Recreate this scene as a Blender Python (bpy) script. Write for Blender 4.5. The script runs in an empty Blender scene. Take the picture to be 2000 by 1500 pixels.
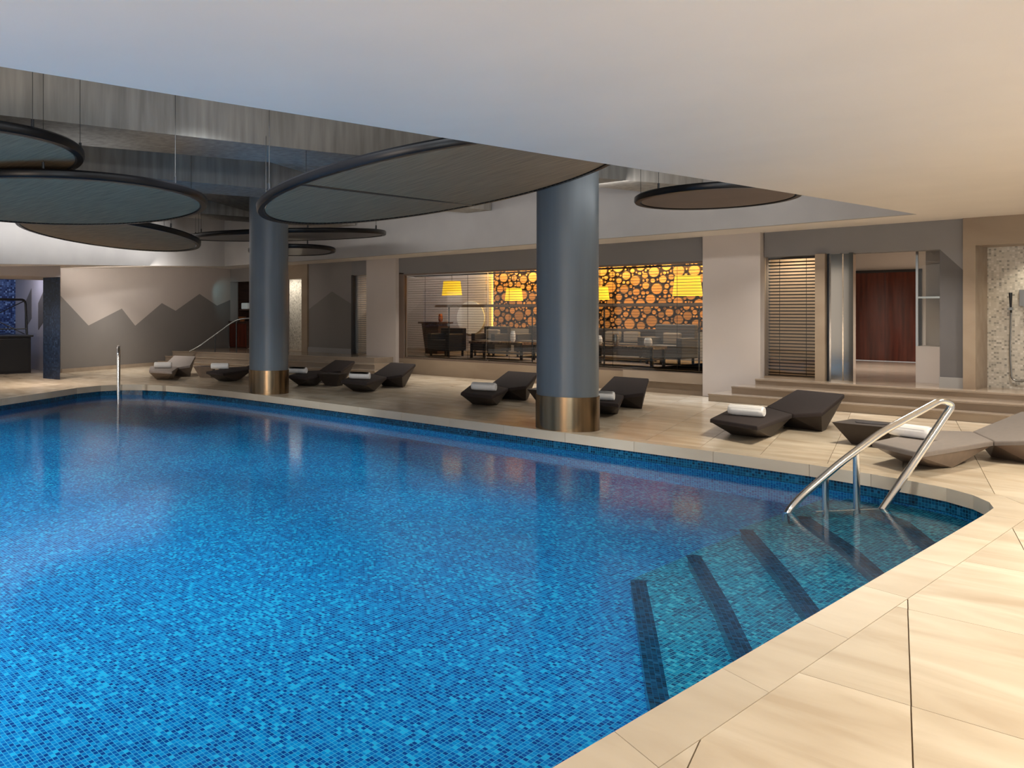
import bpy, bmesh, math, random
from mathutils import Vector, Matrix
C = bpy.context.scene.collection
S = bpy.context.scene
R = math.radians
random.seed(7)

# ------------------------------------------------------------------ camera, world, exposure, lights
cam_d = bpy.data.cameras.new('camera'); cam = bpy.data.objects.new('camera', cam_d); C.objects.link(cam)
cam.location = (0, 0, 1.55); cam.rotation_euler = (R(90), 0, R(51.9646))
cam_d.sensor_width = 36; cam_d.lens = 29.88; cam_d.shift_x = 0.26; cam_d.shift_y = -0.0715
cam_d.clip_start = 0.05; cam_d.clip_end = 200
S.camera = cam
S.view_settings.view_transform = 'Standard'; S.view_settings.look = 'None'
S.view_settings.exposure = 0.0; S.view_settings.gamma = 1.0; S.view_settings.use_curve_mapping = False
S.cycles.use_denoising = True
S.cycles.max_bounces = 7; S.cycles.diffuse_bounces = 4; S.cycles.glossy_bounces = 4
S.cycles.transparent_max_bounces = 24; S.cycles.sample_clamp_indirect = 6.0
S.cycles.caustics_reflective = False; S.cycles.caustics_refractive = True
W = bpy.data.worlds.new('world'); S.world = W; W.use_nodes = True
W.node_tree.nodes['Background'].inputs[0].default_value = (1.0, 0.95, 0.88, 1)
W.node_tree.nodes['Background'].inputs[1].default_value = 0.6

def aim(o, to):
    d = Vector(to) - o.location
    o.rotation_euler = d.to_track_quat('-Z', 'Y').to_euler()
def area(name, loc, to, power, col, sx, sy=None, spread=180):
    l = bpy.data.lights.new(name, 'AREA'); l.energy = power; l.color = col
    l.shape = 'RECTANGLE' if sy else 'DISK'; l.size = sx
    if sy: l.size_y = sy
    l.spread = R(spread)
    o = bpy.data.objects.new(name, l); C.objects.link(o); o.location = loc; aim(o, to); return o
def spot(name, loc, to, power, col, angle=70, blend=0.6, rad=0.05):
    l = bpy.data.lights.new(name, 'SPOT'); l.energy = power; l.color = col
    l.spot_size = R(angle); l.spot_blend = blend; l.shadow_soft_size = rad
    o = bpy.data.objects.new(name, l); C.objects.link(o); o.location = loc; aim(o, to); return o
WARM = (1.0, 0.80, 0.56); NEUT = (1.0, 0.95, 0.90); COOL = (0.82, 0.90, 1.0); GOLD = (1.0, 0.62, 0.16)
# downlights over the near deck, recessed in the low ceiling out of view
for k, (u, v) in enumerate([(0.9, 1.6), (0.9, 4.6), (0.4, 7.6), (0.2, 10.6), (-3.2, 11.2)]):  # last one added to lift the dark deck by the nearest dark lounger
    area('downlight_deck', (u, v, 2.88), (u - 0.3, v, 0), (56, 66, 112, 100, 48)[k], (1.0, .91, .76), 0.5, spread=118)
# added fill at the soffit to light the loungers, no fixtures there
for u in (-18.6, -12.6, -10.2, -8.3, -5.4, -4.2, -2.2):
    area('lounger_fill', (u, 15.15 if u > -15 else 11.3, 2.85 if u > -15 else 2.6), (u, 15.0 if u > -15 else 11.2, 0), 22 if u in (-8.3, -5.4) else 34, (1.0, .94, .86), 0.2, spread=122)
area('wall_fill', (-18.5, 11.6, 2.62), (-20.1, 12.1, 1.5), 40, (1.0, .93, .86), 5.5, 0.08)  # added strip that brightens the mural wall, no fixture there
area('downlight_corner', (-16.9, 7.3, 2.45), (-16.8, 7.6, 0), 60, (1.0, .86, .74), 0.2, spread=125)
# strip lights on top of the ceiling ledges that wash the concrete
area('cove_near', (-4.35, 7.0, 3.25), (-9.0, 7.0, 4.0), 80, (.92,.96,1), 13.0, 0.15)
area('beam_fill', (-10.0, 4.8, 3.12), (-10.0, 4.8, 4.4), 5, (.95, .97, 1), 2.0)  # added fill that lifts the beams, the disc carries no lamp
area('beam_fill', (-13.4, 7.4, 3.2), (-13.4, 7.4, 4.4), 7, (.95, .97, 1), 1.8)  # second added beam fill, above the disc further back
area('cove_far', (-9.5, 13.2, 3.55), (-9.5, 14.9, 3.2), 45, NEUT, 11.0, 0.12)
area('cove_left', (-15.75, 8.6, 3.3), (-17.35, 7.78, 3.12), 62, (1, .98, .96), 9.0, 0.12, spread=100)
# added fixtureless pool fill under the ceiling slab and low ceiling, and two underwater lamps on the near side
for (u, v, z, tu, tv, p, a) in [(-6.4, 1.6, 4.3, -7.0, 2.2, 900, 105), (-6.6, 4.6, 4.3, -7.6, 5.8, 1000, 95), (-9.4, 0.0, 4.3, -9.6, 1.5, 900, 105), (-12.0, 1.8, 4.3, -12.0, 3.6, 900, 100), (-3.4, 0.4, 2.88, -4.0, 2.0, 420, 115), (-3.4, 3.6, 2.88, -4.0, 5.4, 420, 115), (-7.4, 5.0, 4.25, -10.0, 8.4, 900, 62), (-3.0, 5.8, 2.88, -2.8, 7.0, 420, 110), (-10.6, 1.2, 4.25, -12.6, 7.6, 1500, 52), (-5.2, 4.0, 4.25, -6.7, 9.0, 1100, 50)]:
    spot('pool_fill', (u, v, z), (tu, tv, -0.95), p, (0.92, 0.97, 1.0), a, 0.9, 0.15).data.cycles.is_caustics_light = True
for (u, v, tu, tv, p) in [(-5.0, -1.3, -5.5, 1.0, 120), (-9.0, -1.3, -9.5, 1.2, 120)]:
    area('pool_lamp', (u, v, -0.45), (tu, tv, -0.95), p, (0.75, 0.92, 1.0), 0.25, spread=110)
# added cool and warm fill behind the viewpoint, evens out the low ceiling
area('ceiling_fill', (3.2, -1.0, 0.5), (-0.5, 4.0, 2.9), 150, (0.80, 0.92, 1.0), 3.0, 1.0)
area('ceiling_fill', (-1.0, -4.5, 0.4), (-2.5, 1.0, 2.9), 310, (1.0, 0.82, 0.66), 3.0, 1.0)
# lounge, lobby, showers, left room
area('lounge_ceiling', (-10.5, 18.2, 2.95), (-10.5, 18.2, 0), 130, (1.0, .92, .88), 6.0, 2.0, spread=120)
area('lounge_wall_fill', (-15.6, 18.6, 2.92), (-15.8, 20.3, 1.5), 26, (1.0, .88, .84), 2.0, 0.3)  # added to brighten the left part of the lounge wall
area('log_wash', (-10.6, 20.0, 2.92), (-10.6, 20.45, 1.6), 290, GOLD, 8.0, 0.1)
spot('blind_room', (-5.9, 16.8, 2.8), (-5.9, 17.2, 0.6), 60, WARM, 140, 0.9, 0.1)
spot('blind_room_left', (-15.9, 16.8, 2.8), (-15.9, 17.2, 0.6), 60, WARM, 140, 0.9, 0.1)
area('lobby_ceiling', (-5.6, 20.5, 2.75), (-5.6, 20.5, 0), 90, (1.0, .93, .86), 1.6, 3.0, spread=130)
spot('shower_lamp', (-2.6, 16.55, 2.5), (-2.6, 16.7, 0.4), 40, (1.0, .9, .72), 110, 0.8, 0.05)
spot('shower_lamp_left', (-19.3, 16.36, 2.6), (-19.0, 16.95, 0.8), 50, (1.0, .92, .80), 150, 0.8, 0.05)
area('stair_lamp', (-6.8, 15.2, 2.86), (-6.75, 15.15, 0), 5, (0.62, 0.78, 1.0), 0.12, spread=52)
spot('wall_lamp_teal', (-20.6, 15.2, 2.45), (-21.4, 16.0, 1.9), 9, (0.35, 0.85, 1.0), 75, 0.8, 0.04)
area('spa_lamp', (-21.2, 7.4, 2.5), (-22.4, 8.0, 1.0), 9, (0.4, 0.6, 1.0), 0.6)
area('spa_lamp_white', (-20.6, 8.9, 2.4), (-21.2, 9.4, 1.4), 5, (0.85, 0.83, 1.0), 0.3)

# ------------------------------------------------------------------ materials
def nt(name):
    m = bpy.data.materials.new(name); m.use_nodes = True
    t = m.node_tree; return m, t, t.nodes, t.links, t.nodes['Principled BSDF']
def plain(name, col, rough=0.6, metal=0.0, spec=0.5, var=0.0, scale=3.0, stretch=(1, 1, 1), bump=0.0, objvar=0.0, detail=6):
    m, t, N, L, b = nt(name)
    b.inputs['Base Color'].default_value = (*col, 1); b.inputs['Roughness'].default_value = rough
    b.inputs['Metallic'].default_value = metal; b.inputs['Specular IOR Level'].default_value = spec
    if var or bump or objvar:
        tc = N.new('ShaderNodeTexCoord'); mp = N.new('ShaderNodeMapping'); mp.inputs['Scale'].default_value = stretch
        L.new(tc.outputs['Object'], mp.inputs[0])
        nz = N.new('ShaderNodeTexNoise'); nz.inputs['Scale'].default_value = scale; nz.inputs['Detail'].default_value = detail
        L.new(mp.outputs[0], nz.inputs['Vector'])
        hs = N.new('ShaderNodeHueSaturation'); hs.inputs['Color'].default_value = (*col, 1)
        mr = N.new('ShaderNodeMapRange'); mr.inputs[1].default_value = 0.3; mr.inputs[2].default_value = 0.7
        mr.inputs[3].default_value = 1 - var; mr.inputs[4].default_value = 1 + var
        L.new(nz.outputs[0], mr.inputs[0]); out = mr.outputs[0]
        if objvar:
            oi = N.new('ShaderNodeObjectInfo'); m2 = N.new('ShaderNodeMapRange')
            m2.inputs[3].default_value = 1 - objvar; m2.inputs[4].default_value = 1 + objvar
            L.new(oi.outputs['Random'], m2.inputs[0]); mu = N.new('ShaderNodeMath'); mu.operation = 'MULTIPLY'
            L.new(out, mu.inputs[0]); L.new(m2.outputs[0], mu.inputs[1]); out = mu.outputs[0]
        L.new(out, hs.inputs['Value']); L.new(hs.outputs[0], b.inputs['Base Color'])
        if bump:
            bp = N.new('ShaderNodeBump'); bp.inputs['Strength'].default_value = bump; bp.inputs['Distance'].default_value = 0.01
            L.new(nz.outputs[0], bp.inputs['Height']); L.new(bp.outputs[0], b.inputs['Normal'])
    return m
def emit(name, col, s):
    m, t, N, L, b = nt(name)
    b.inputs['Base Color'].default_value = (*col, 1)
    b.inputs['Emission Color'].default_value = (*col, 1); b.inputs['Emission Strength'].default_value = s
    return m
def stone(name, a, bcol, rough=0.16, objvar=0.07):
    m, t, N, L, b = nt(name)
    tc = N.new('ShaderNodeTexCoord'); mp = N.new('ShaderNodeMapping'); mp.inputs['Scale'].default_value = (0.5, 1.6, 1)
    mp.inputs['Rotation'].default_value = (0, 0, R(25)); L.new(tc.outputs['Object'], mp.inputs[0])
    oi = N.new('ShaderNodeObjectInfo'); va = N.new('ShaderNodeVectorMath'); va.operation = 'ADD'
    cm = N.new('ShaderNodeCombineXYZ'); mu = N.new('ShaderNodeMath'); mu.operation = 'MULTIPLY'; mu.inputs[1].default_value = 40
    L.new(oi.outputs['Random'], mu.inputs[0]); L.new(mu.outputs[0], cm.inputs[0]); L.new(mp.outputs[0], va.inputs[0]); L.new(cm.outputs[0], va.inputs[1])
    n1 = N.new('ShaderNodeTexNoise'); n1.inputs['Scale'].default_value = 1.7; n1.inputs['Detail'].default_value = 8; n1.inputs['Distortion'].default_value = 0.8
    L.new(va.outputs[0], n1.inputs['Vector'])
    cr = N.new('ShaderNodeValToRGB'); cr.color_ramp.elements[0].position = 0.3; cr.color_ramp.elements[1].position = 0.7
    cr.color_ramp.elements[0].color = (*a, 1); cr.color_ramp.elements[1].color = (*bcol, 1); L.new(n1.outputs[0], cr.inputs[0])
    hs = N.new('ShaderNodeHueSaturation'); m2 = N.new('ShaderNodeMapRange'); m2.inputs[3].default_value = 1 - objvar; m2.inputs[4].default_value = 1 + objvar
    L.new(oi.outputs['Random'], m2.inputs[0]); L.new(m2.outputs[0], hs.inputs['Value']); L.new(cr.outputs[0], hs.inputs['Color'])
    L.new(hs.outputs[0], b.inputs['Base Color']); b.inputs['Roughness'].default_value = rough
    n2 = N.new('ShaderNodeTexNoise'); n2.inputs['Scale'].default_value = 5; L.new(tc.outputs['Object'], n2.inputs['Vector'])
    m3 = N.new('ShaderNodeMapRange'); m3.inputs[3].default_value = rough * 0.7; m3.inputs[4].default_value = rough * 1.5
    L.new(n2.outputs[0], m3.inputs[0]); L.new(m3.outputs[0], b.inputs['Roughness'])
    return m
def concrete(name, col, dark=0.6):
    m, t, N, L, b = nt(name)
    tc = N.new('ShaderNodeTexCoord'); mp = N.new('ShaderNodeMapping'); mp.inputs['Scale'].default_value = (7, 7, 0.6)
    L.new(tc.outputs['Object'], mp.inputs[0])
    n1 = N.new('ShaderNodeTexNoise'); n1.inputs['Scale'].default_value = 1.4; n1.inputs['Detail'].default_value = 9; L.new(mp.outputs[0], n1.inputs['Vector'])
    n2 = N.new('ShaderNodeTexNoise'); n2.inputs['Scale'].default_value = 0.7; n2.inputs['Detail'].default_value = 3; L.new(tc.outputs['Object'], n2.inputs['Vector'])
    mx = N.new('ShaderNodeMath'); mx.operation = 'MULTIPLY_ADD'; mx.inputs[1].default_value = 0.7; L.new(n1.outputs[0], mx.inputs[0])
    ms = N.new('ShaderNodeMath'); ms.operation = 'MULTIPLY'; ms.inputs[1].default_value = 0.3; L.new(n2.outputs[0], ms.inputs[0]); L.new(ms.outputs[0], mx.inputs[2])
    cr = N.new('ShaderNodeValToRGB'); cr.color_ramp.elements[0].position = 0.35; cr.color_ramp.elements[1].position = 0.65
    cr.color_ramp.elements[0].color = (*[c * dark for c in col], 1); cr.color_ramp.elements[1].color = (*col, 1)
    L.new(mx.outputs[0], cr.inputs[0]); L.new(cr.outputs[0], b.inputs['Base Color']); b.inputs['Roughness'].default_value = 0.75
    return m
def mosaic(name, cell, cols, grout, gw=0.08, rough=0.2, uv=True):
    m, t, N, L, b = nt(name)
    tc = N.new('ShaderNodeTexCoord'); sc = N.new('ShaderNodeVectorMath'); sc.operation = 'SCALE'; sc.inputs['Scale'].default_value = 1 / cell
    L.new(tc.outputs['UV'], sc.inputs[0])
    fl = N.new('ShaderNodeVectorMath'); fl.operation = 'FLOOR'; L.new(sc.outputs[0], fl.inputs[0])
    fr = N.new('ShaderNodeVectorMath'); fr.operation = 'FRACTION'; L.new(sc.outputs[0], fr.inputs[0])
    wn = N.new('ShaderNodeTexWhiteNoise'); wn.noise_dimensions = '2D'; L.new(fl.outputs[0], wn.inputs['Vector'])
    # patches of lighter and darker tiles
    nz = N.new('ShaderNodeTexNoise'); nz.inputs['Scale'].default_value = 0.9; nz.inputs['Detail'].default_value = 3; L.new(tc.outputs['UV'], nz.inputs['Vector'])
    ad = N.new('ShaderNodeMath'); ad.operation = 'MULTIPLY_ADD'; ad.inputs[1].default_value = 0.55; ad.inputs[2].default_value = -0.27; L.new(nz.outputs[0], ad.inputs[0])
    a2 = N.new('ShaderNodeMath'); a2.operation = 'ADD'; L.new(ad.outputs[0], a2.inputs[0]); L.new(wn.outputs['Value'], a2.inputs[1])
    cr = N.new('ShaderNodeValToRGB'); cr.color_ramp.interpolation = 'CONSTANT'
    while len(cr.color_ramp.elements) < len(cols): cr.color_ramp.elements.new(0.5)
    for e, (p, c) in zip(cr.color_ramp.elements, cols): e.position = p; e.color = (*c, 1)
    L.new(a2.outputs[0], cr.inputs[0])
    sx = N.new('ShaderNodeSeparateXYZ'); L.new(fr.outputs[0], sx.inputs[0])
    def edge(o):
        s = N.new('ShaderNodeMath'); s.operation = 'SUBTRACT'; s.inputs[1].default_value = 0.5; L.new(o, s.inputs[0])
        a = N.new('ShaderNodeMath'); a.operation = 'ABSOLUTE'; L.new(s.outputs[0], a.inputs[0]); return a.outputs[0]
    mx = N.new('ShaderNodeMath'); mx.operation = 'MAXIMUM'; L.new(edge(sx.outputs[0]), mx.inputs[0]); L.new(edge(sx.outputs[1]), mx.inputs[1])
    gt = N.new('ShaderNodeMath'); gt.operation = 'GREATER_THAN'; gt.inputs[1].default_value = 0.5 - gw; L.new(mx.outputs[0], gt.inputs[0])
    mi = N.new('ShaderNodeMix'); mi.data_type = 'RGBA'; L.new(gt.outputs[0], mi.inputs['Factor']); L.new(cr.outputs[0], mi.inputs['A']); mi.inputs['B'].default_value = (*grout, 1)
    L.new(mi.outputs['Result'], b.inputs['Base Color']); b.inputs['Roughness'].default_value = rough
    return m
def sheet(name, tint, ior, rough=0.0, bump=None, gain=1.0):
    """thin clear sheet: passes tinted light, reflects by Fresnel"""
    m, t, N, L, b = nt(name); N.remove(b)
    out = N['Material Output']
    tr = N.new('ShaderNodeBsdfTransparent'); tr.inputs[0].default_value = (*tint, 1)
    gl = N.new('ShaderNodeBsdfGlossy'); gl.inputs['Roughness'].default_value = rough; gl.inputs[0].default_value = (gain, gain, gain, 1)
    fz = N.new('ShaderNodeFresnel'); fz.inputs[0].default_value = ior
    if bump:
        tc = N.new('ShaderNodeTexCoord'); nz = N.new('ShaderNodeTexNoise'); nz.inputs['Scale'].default_value = bump[0]; nz.inputs['Detail'].default_value = 2
        L.new(tc.outputs['Object'], nz.inputs['Vector']); bp = N.new('ShaderNodeBump'); bp.inputs['Strength'].default_value = bump[1]; bp.inputs['Distance'].default_value = bump[2]
        L.new(nz.outputs[0], bp.inputs['Height']); L.new(bp.outputs[0], gl.inputs['Normal'])
    mi = N.new('ShaderNodeMixShader'); L.new(fz.outputs[0], mi.inputs[0]); L.new(tr.outputs[0], mi.inputs[1]); L.new(gl.outputs[0], mi.inputs[2])
    L.new(mi.outputs[0], out.inputs['Surface'])
    return m
def wood(name, a, bcol, rough=0.4, scale=(1, 1, 12), objvar=0.2):
    m, t, N, L, b = nt(name)
    tc = N.new('ShaderNodeTexCoord'); mp = N.new('ShaderNodeMapping'); mp.inputs['Scale'].default_value = scale; L.new(tc.outputs['Object'], mp.inputs[0])
    n1 = N.new('ShaderNodeTexNoise'); n1.inputs['Scale'].default_value = 2.2; n1.inputs['Detail'].default_value = 6; L.new(mp.outputs[0], n1.inputs['Vector'])
    cr = N.new('ShaderNodeValToRGB'); cr.color_ramp.elements[0].position = 0.35; cr.color_ramp.elements[1].position = 0.65
    cr.color_ramp.elements[0].color = (*a, 1); cr.color_ramp.elements[1].color = (*bcol, 1); L.new(n1.outputs[0], cr.inputs[0])
    hs = N.new('ShaderNodeHueSaturation'); oi = N.new('ShaderNodeObjectInfo'); m2 = N.new('ShaderNodeMapRange'); m2.inputs[3].default_value = 1 - objvar; m2.inputs[4].default_value = 1 + objvar
    L.new(oi.outputs['Random'], m2.inputs[0]); L.new(m2.outputs[0], hs.inputs['Value']); L.new(cr.outputs[0], hs.inputs['Color']); L.new(hs.outputs[0], b.inputs['Base Color'])
    b.inputs['Roughness'].default_value = rough
    return m

M = {}
M['plaster'] = plain('plaster', (0.74, 0.685, 0.63), 0.85, var=0.02, scale=1.5)
M['wall_grey'] = plain('wall_grey', (0.21, 0.20, 0.20), 0.7, var=0.04, scale=1.2)
M['wall_pale'] = plain('wall_pale', (0.52, 0.465, 0.43), 0.75, var=0.03, scale=1.2)
M['paint_light'] = plain('paint_light', (0.40, 0.35, 0.315), 0.75, var=0.04, scale=1.0)
M['paint_dark'] = plain('paint_dark', (0.17, 0.155, 0.143), 0.75, var=0.05, scale=1.0)
M['paint_mid'] = plain('paint_mid', (0.24, 0.22, 0.21), 0.75, var=0.04, scale=1.0)
M['blind_back'] = plain('blind_back', (0.62, 0.47, 0.34), 0.8)
M['paint_slate'] = plain('paint_slate', (0.105, 0.098, 0.098), 0.75, var=0.04)
M['base_grey'] = plain('base_grey', (0.26, 0.25, 0.24), 0.5)
M['beige_stone'] = stone('beige_stone', (0.24, 0.175, 0.12), (0.31, 0.24, 0.17), 0.35, 0.0)
M['deck'] = stone('deck', (0.47, 0.375, 0.265), (0.67, 0.58, 0.45), 0.17)
M['coping'] = stone('coping', (0.50, 0.41, 0.30), (0.60, 0.51, 0.39), 0.2, 0.03)
M['joint'] = plain('joint', (0.28, 0.21, 0.14), 0.9)
M['platform'] = stone('platform', (0.28, 0.22, 0.165), (0.36, 0.29, 0.225), 0.15, 0.0)
M['concrete'] = concrete('concrete', (0.36, 0.345, 0.32))
M['concrete_pale'] = plain('concrete_pale', (0.36, 0.345, 0.335), 0.85, var=0.06, scale=1.3)
M['column'] = plain('column', (0.11, 0.13, 0.145), 0.38, var=0.05, scale=2.0, stretch=(8, 8, 0.3))
M['brass'] = plain('brass', (0.24, 0.165, 0.095), 0.27, 1.0, var=0.4, scale=2.5, stretch=(5, 5, 0.02), detail=1)
M['chrome'] = plain('chrome', (0.78, 0.77, 0.75), 0.12, 1.0)
M['chrome_warm'] = plain('chrome_warm', (0.62, 0.55, 0.47), 0.1, 1.0)
M['dark_metal'] = plain('dark_metal', (0.012, 0.013, 0.016), 0.28)
M['rim_metal'] = plain('rim_metal', (0.005, 0.005, 0.006), 0.3, 0.0, 0.2)
M['fabric'] = plain('fabric', (0.25, 0.175, 0.105), 0.85, var=0.25, scale=2.2, stretch=(1, 12, 1), bump=0.3)
M['fabric_smooth'] = plain('fabric_smooth', (0.16, 0.125, 0.11), 0.8, var=0.05, scale=2)
M['fabric_silver'] = plain('fabric_silver', (0.10, 0.10, 0.11), 0.35, var=0.2, scale=3)
M['cord'] = plain('cord', (0.03, 0.03, 0.03), 0.6)
POOL = [(-1, (0.0, 0.05, 0.24)), (0.16, (0.0, 0.10, 0.36)), (0.42, (0.0, 0.17, 0.48)), (0.68, (0.0, 0.25, 0.58)), (0.9, (0.01, 0.42, 0.72))]
M['pool_tile'] = mosaic('pool_tile', 0.0265, POOL, (0.06, 0.42, 0.66), 0.07)
STEP = [(-1, (0.0, 0.06, 0.17)), (0.2, (0.0, 0.13, 0.27)), (0.45, (0.0, 0.20, 0.37)), (0.7, (0.0, 0.28, 0.46)), (0.9, (0.05, 0.46, 0.62))]
M['step_tile'] = mosaic('step_tile', 0.0265, STEP, (0.08, 0.40, 0.48), 0.07)
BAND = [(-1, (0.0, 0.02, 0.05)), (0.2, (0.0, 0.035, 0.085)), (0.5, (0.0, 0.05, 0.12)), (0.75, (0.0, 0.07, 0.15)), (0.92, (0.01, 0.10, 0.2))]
M['riser_tile'] = mosaic('riser_tile', 0.0265, BAND, (0.0, 0.09, 0.2), 0.06)
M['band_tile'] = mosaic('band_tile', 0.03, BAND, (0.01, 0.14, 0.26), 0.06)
SHOW = [(-1, (0.30, 0.28, 0.24)), (0.13, (0.46, 0.43, 0.37)), (0.32, (0.56, 0.52, 0.45)), (0.7, (0.62, 0.58, 0.51)), (0.9, (0.68, 0.64, 0.58))]
M['shower_tile'] = mosaic('shower_tile', 0.03, SHOW, (0.55, 0.52, 0.45), 0.06, 0.3)
SPA = [(-1, (0.02, 0.04, 0.14)), (0.3, (0.06, 0.12, 0.32)), (0.6, (0.12, 0.22, 0.5)), (0.8, (0.2, 0.35, 0.7)), (0.93, (0.4, 0.6, 0.9))]
M['spa_tile'] = mosaic('spa_tile', 0.05, SPA, (0.08, 0.12, 0.3), 0.05, 0.3)
NAVY = [(-1, (0.006, 0.012, 0.025)), (0.3, (0.01, 0.018, 0.04)), (0.6, (0.012, 0.024, 0.05)), (0.8, (0.016, 0.032, 0.065)), (0.95, (0.025, 0.045, 0.09))]
M['navy_tile'] = mosaic('navy_tile', 0.04, NAVY, (0.01, 0.02, 0.06), 0.05, 0.3)
def water_material():
    m, t, N, L, b = nt('water'); N.remove(b)
    rf = N.new('ShaderNodeBsdfRefraction'); rf.inputs['IOR'].default_value = 1.333; rf.inputs['Roughness'].default_value = 0.0; rf.inputs[0].default_value = (0.86, 0.97, 1.0, 1)
    gl = N.new('ShaderNodeBsdfGlossy'); gl.inputs['Roughness'].default_value = 0.10; gl.inputs[0].default_value = (0.62, 0.62, 0.62, 1)
    tc = N.new('ShaderNodeTexCoord'); nz = N.new('ShaderNodeTexNoise'); nz.inputs['Scale'].default_value = 6.0; nz.inputs['Detail'].default_value = 3
    L.new(tc.outputs['Object'], nz.inputs['Vector']); bp = N.new('ShaderNodeBump'); bp.inputs['Strength'].default_value = 0.08; bp.inputs['Distance'].default_value = 0.01
    L.new(nz.outputs[0], bp.inputs['Height']); L.new(bp.outputs[0], gl.inputs['Normal'])
    fz = N.new('ShaderNodeFresnel'); fz.inputs[0].default_value = 1.333
    mi = N.new('ShaderNodeMixShader'); L.new(fz.outputs[0], mi.inputs[0]); L.new(rf.outputs[0], mi.inputs[1]); L.new(gl.outputs[0], mi.inputs[2])
    L.new(mi.outputs[0], N['Material Output'].inputs['Surface']); return m
M['water'] = water_material()
M['glass'] = sheet('glass', (0.93, 0.94, 0.93), 1.42)
M['lounger'] = plain('lounger', (0.030, 0.022, 0.018), 0.6, 0.0, 0.3, var=0.1, scale=20)
M['lounger_pad'] = plain('lounger_pad', (0.036, 0.028, 0.027), 0.9, 0.0, 0.15, var=0.06, scale=30)
M['lounger_tan'] = plain('lounger_tan', (0.20, 0.15, 0.115), 0.5, var=0.1, scale=10)
M['lounger_tan_pad'] = plain('lounger_tan_pad', (0.22, 0.185, 0.165), 0.7, var=0.05, scale=20)
M['carpet'] = plain('carpet', (0.075, 0.055, 0.045), 0.95, var=0.1, scale=20)
M['taupe_base'] = plain('taupe_base', (0.115, 0.08, 0.06), 0.4, var=0.15, scale=10)
M['taupe_pad'] = plain('taupe_pad', (0.17, 0.145, 0.13), 0.65, var=0.05, scale=20)
M['towel'] = plain('towel', (0.88, 0.87, 0.86), 0.95, var=0.02, scale=40, bump=0.1)
M['slat'] = plain('slat', (0.045, 0.027, 0.017), 0.5, var=0.1)
M['dark_wood'] = wood('dark_wood', (0.03, 0.014, 0.01), (0.06, 0.028, 0.02), 0.3)
M['door_wood'] = wood('door_wood', (0.05, 0.010, 0.005), (0.105, 0.022, 0.012), 0.12, (6, 6, 0.4))
M['log_end'] = wood('log_end', (0.30, 0.13, 0.042), (0.52, 0.26, 0.10), 0.7, (5, 5, 5), 0.3)
M['bark'] = plain('bark', (0.05, 0.028, 0.016), 0.9)
M['log_back'] = plain('log_back', (0.06, 0.03, 0.015), 0.9)
M['shade'] = emit('shade', (1.0, 0.60, 0.03), 1.0)
M['strip'] = emit('strip', (1.0, 0.74, 0.16), 1.5)
M['leather'] = plain('leather', (0.035, 0.028, 0.025), 0.5)
M['grey_cloth'] = plain('grey_cloth', (0.07, 0.064, 0.06), 0.9)
M['cushion'] = plain('cushion', (0.20, 0.165, 0.125), 0.9)
M['table_top'] = wood('table_top', (0.06, 0.035, 0.025), (0.2, 0.13, 0.09), 0.15, (8, 8, 8))
M['table_tan'] = plain('table_tan', (0.55, 0.34, 0.2), 0.5)
M['white'] = plain('white', (0.8, 0.8, 0.78), 0.5)
M['copper'] = plain('copper', (0.45, 0.16, 0.06), 0.4, 0.4)
M['frame_brown'] = plain('frame_brown', (0.18, 0.13, 0.10), 0.35, 0.3)
M['spa_white'] = plain('spa_white', (0.5, 0.48, 0.52), 0.8)
M['jet_black'] = plain('jet_black', (0.008, 0.008, 0.012), 0.35)
M['steel'] = plain('steel', (0.30, 0.30, 0.29), 0.3, 1.0)

# ------------------------------------------------------------------ mesh helpers
def link(name, mesh, mats, parent=None):
    o = bpy.data.objects.new(name, mesh); C.objects.link(o)
    for m in (mats if isinstance(mats, (list, tuple)) else [mats]): mesh.materials.append(m)
    if parent: o.parent = parent
    return o
def done(name, bm, mats, parent=None, smooth=False, bevel=0.0):
    bmesh.ops.recalc_face_normals(bm, faces=bm.faces)
    if bevel:
        try: bmesh.ops.bevel(bm, geom=[e for e in bm.edges], offset=bevel, segments=2, affect='EDGES', profile=0.6)
        except Exception: pass
    me = bpy.data.meshes.new(name); bm.to_mesh(me); bm.free()
    if smooth:
        for p in me.polygons: p.use_smooth = True
        me.set_sharp_from_angle(angle=R(40))
    return link(name, me, mats, parent)
def tag(o, label=None, cat=None, group=None, kind=None):
    if label: o['label'] = label
    if cat: o['category'] = cat
    if group: o['group'] = group
    if kind: o['kind'] = kind
    return o
def empty(name, loc, rz=0.0):
    o = bpy.data.objects.new(name, None); C.objects.link(o); o.location = loc; o.rotation_euler = (0, 0, rz); o.empty_display_size = 0.1
    return o
def B(bm, x0, y0, z0, x1, y1, z1, rz=0.0, mi=0):
    vs = [bm.verts.new((x, y, z)) for z in (z0, z1) for x, y in ((x0, y0), (x1, y0), (x1, y1), (x0, y1))]
    if rz:
        c = Vector(((x0 + x1) / 2, (y0 + y1) / 2, 0)); m = Matrix.Rotation(rz, 3, 'Z')
        for v in vs: v.co = m @ (v.co - c) + c
    for f in ((0, 3, 2, 1), (4, 5, 6, 7), (0, 1, 5, 4), (1, 2, 6, 5), (2, 3, 7, 6), (3, 0, 4, 7)):
        bm.faces.new([vs[i] for i in f]).material_index = mi
    return bm
def NB(): return bmesh.new()
def box(name, x0, y0, z0, x1, y1, z1, m, parent=None, bevel=0.0, rz=0.0):
    return done(name, B(NB(), x0, y0, z0, x1, y1, z1, rz), m, parent, bevel=bevel)
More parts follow.
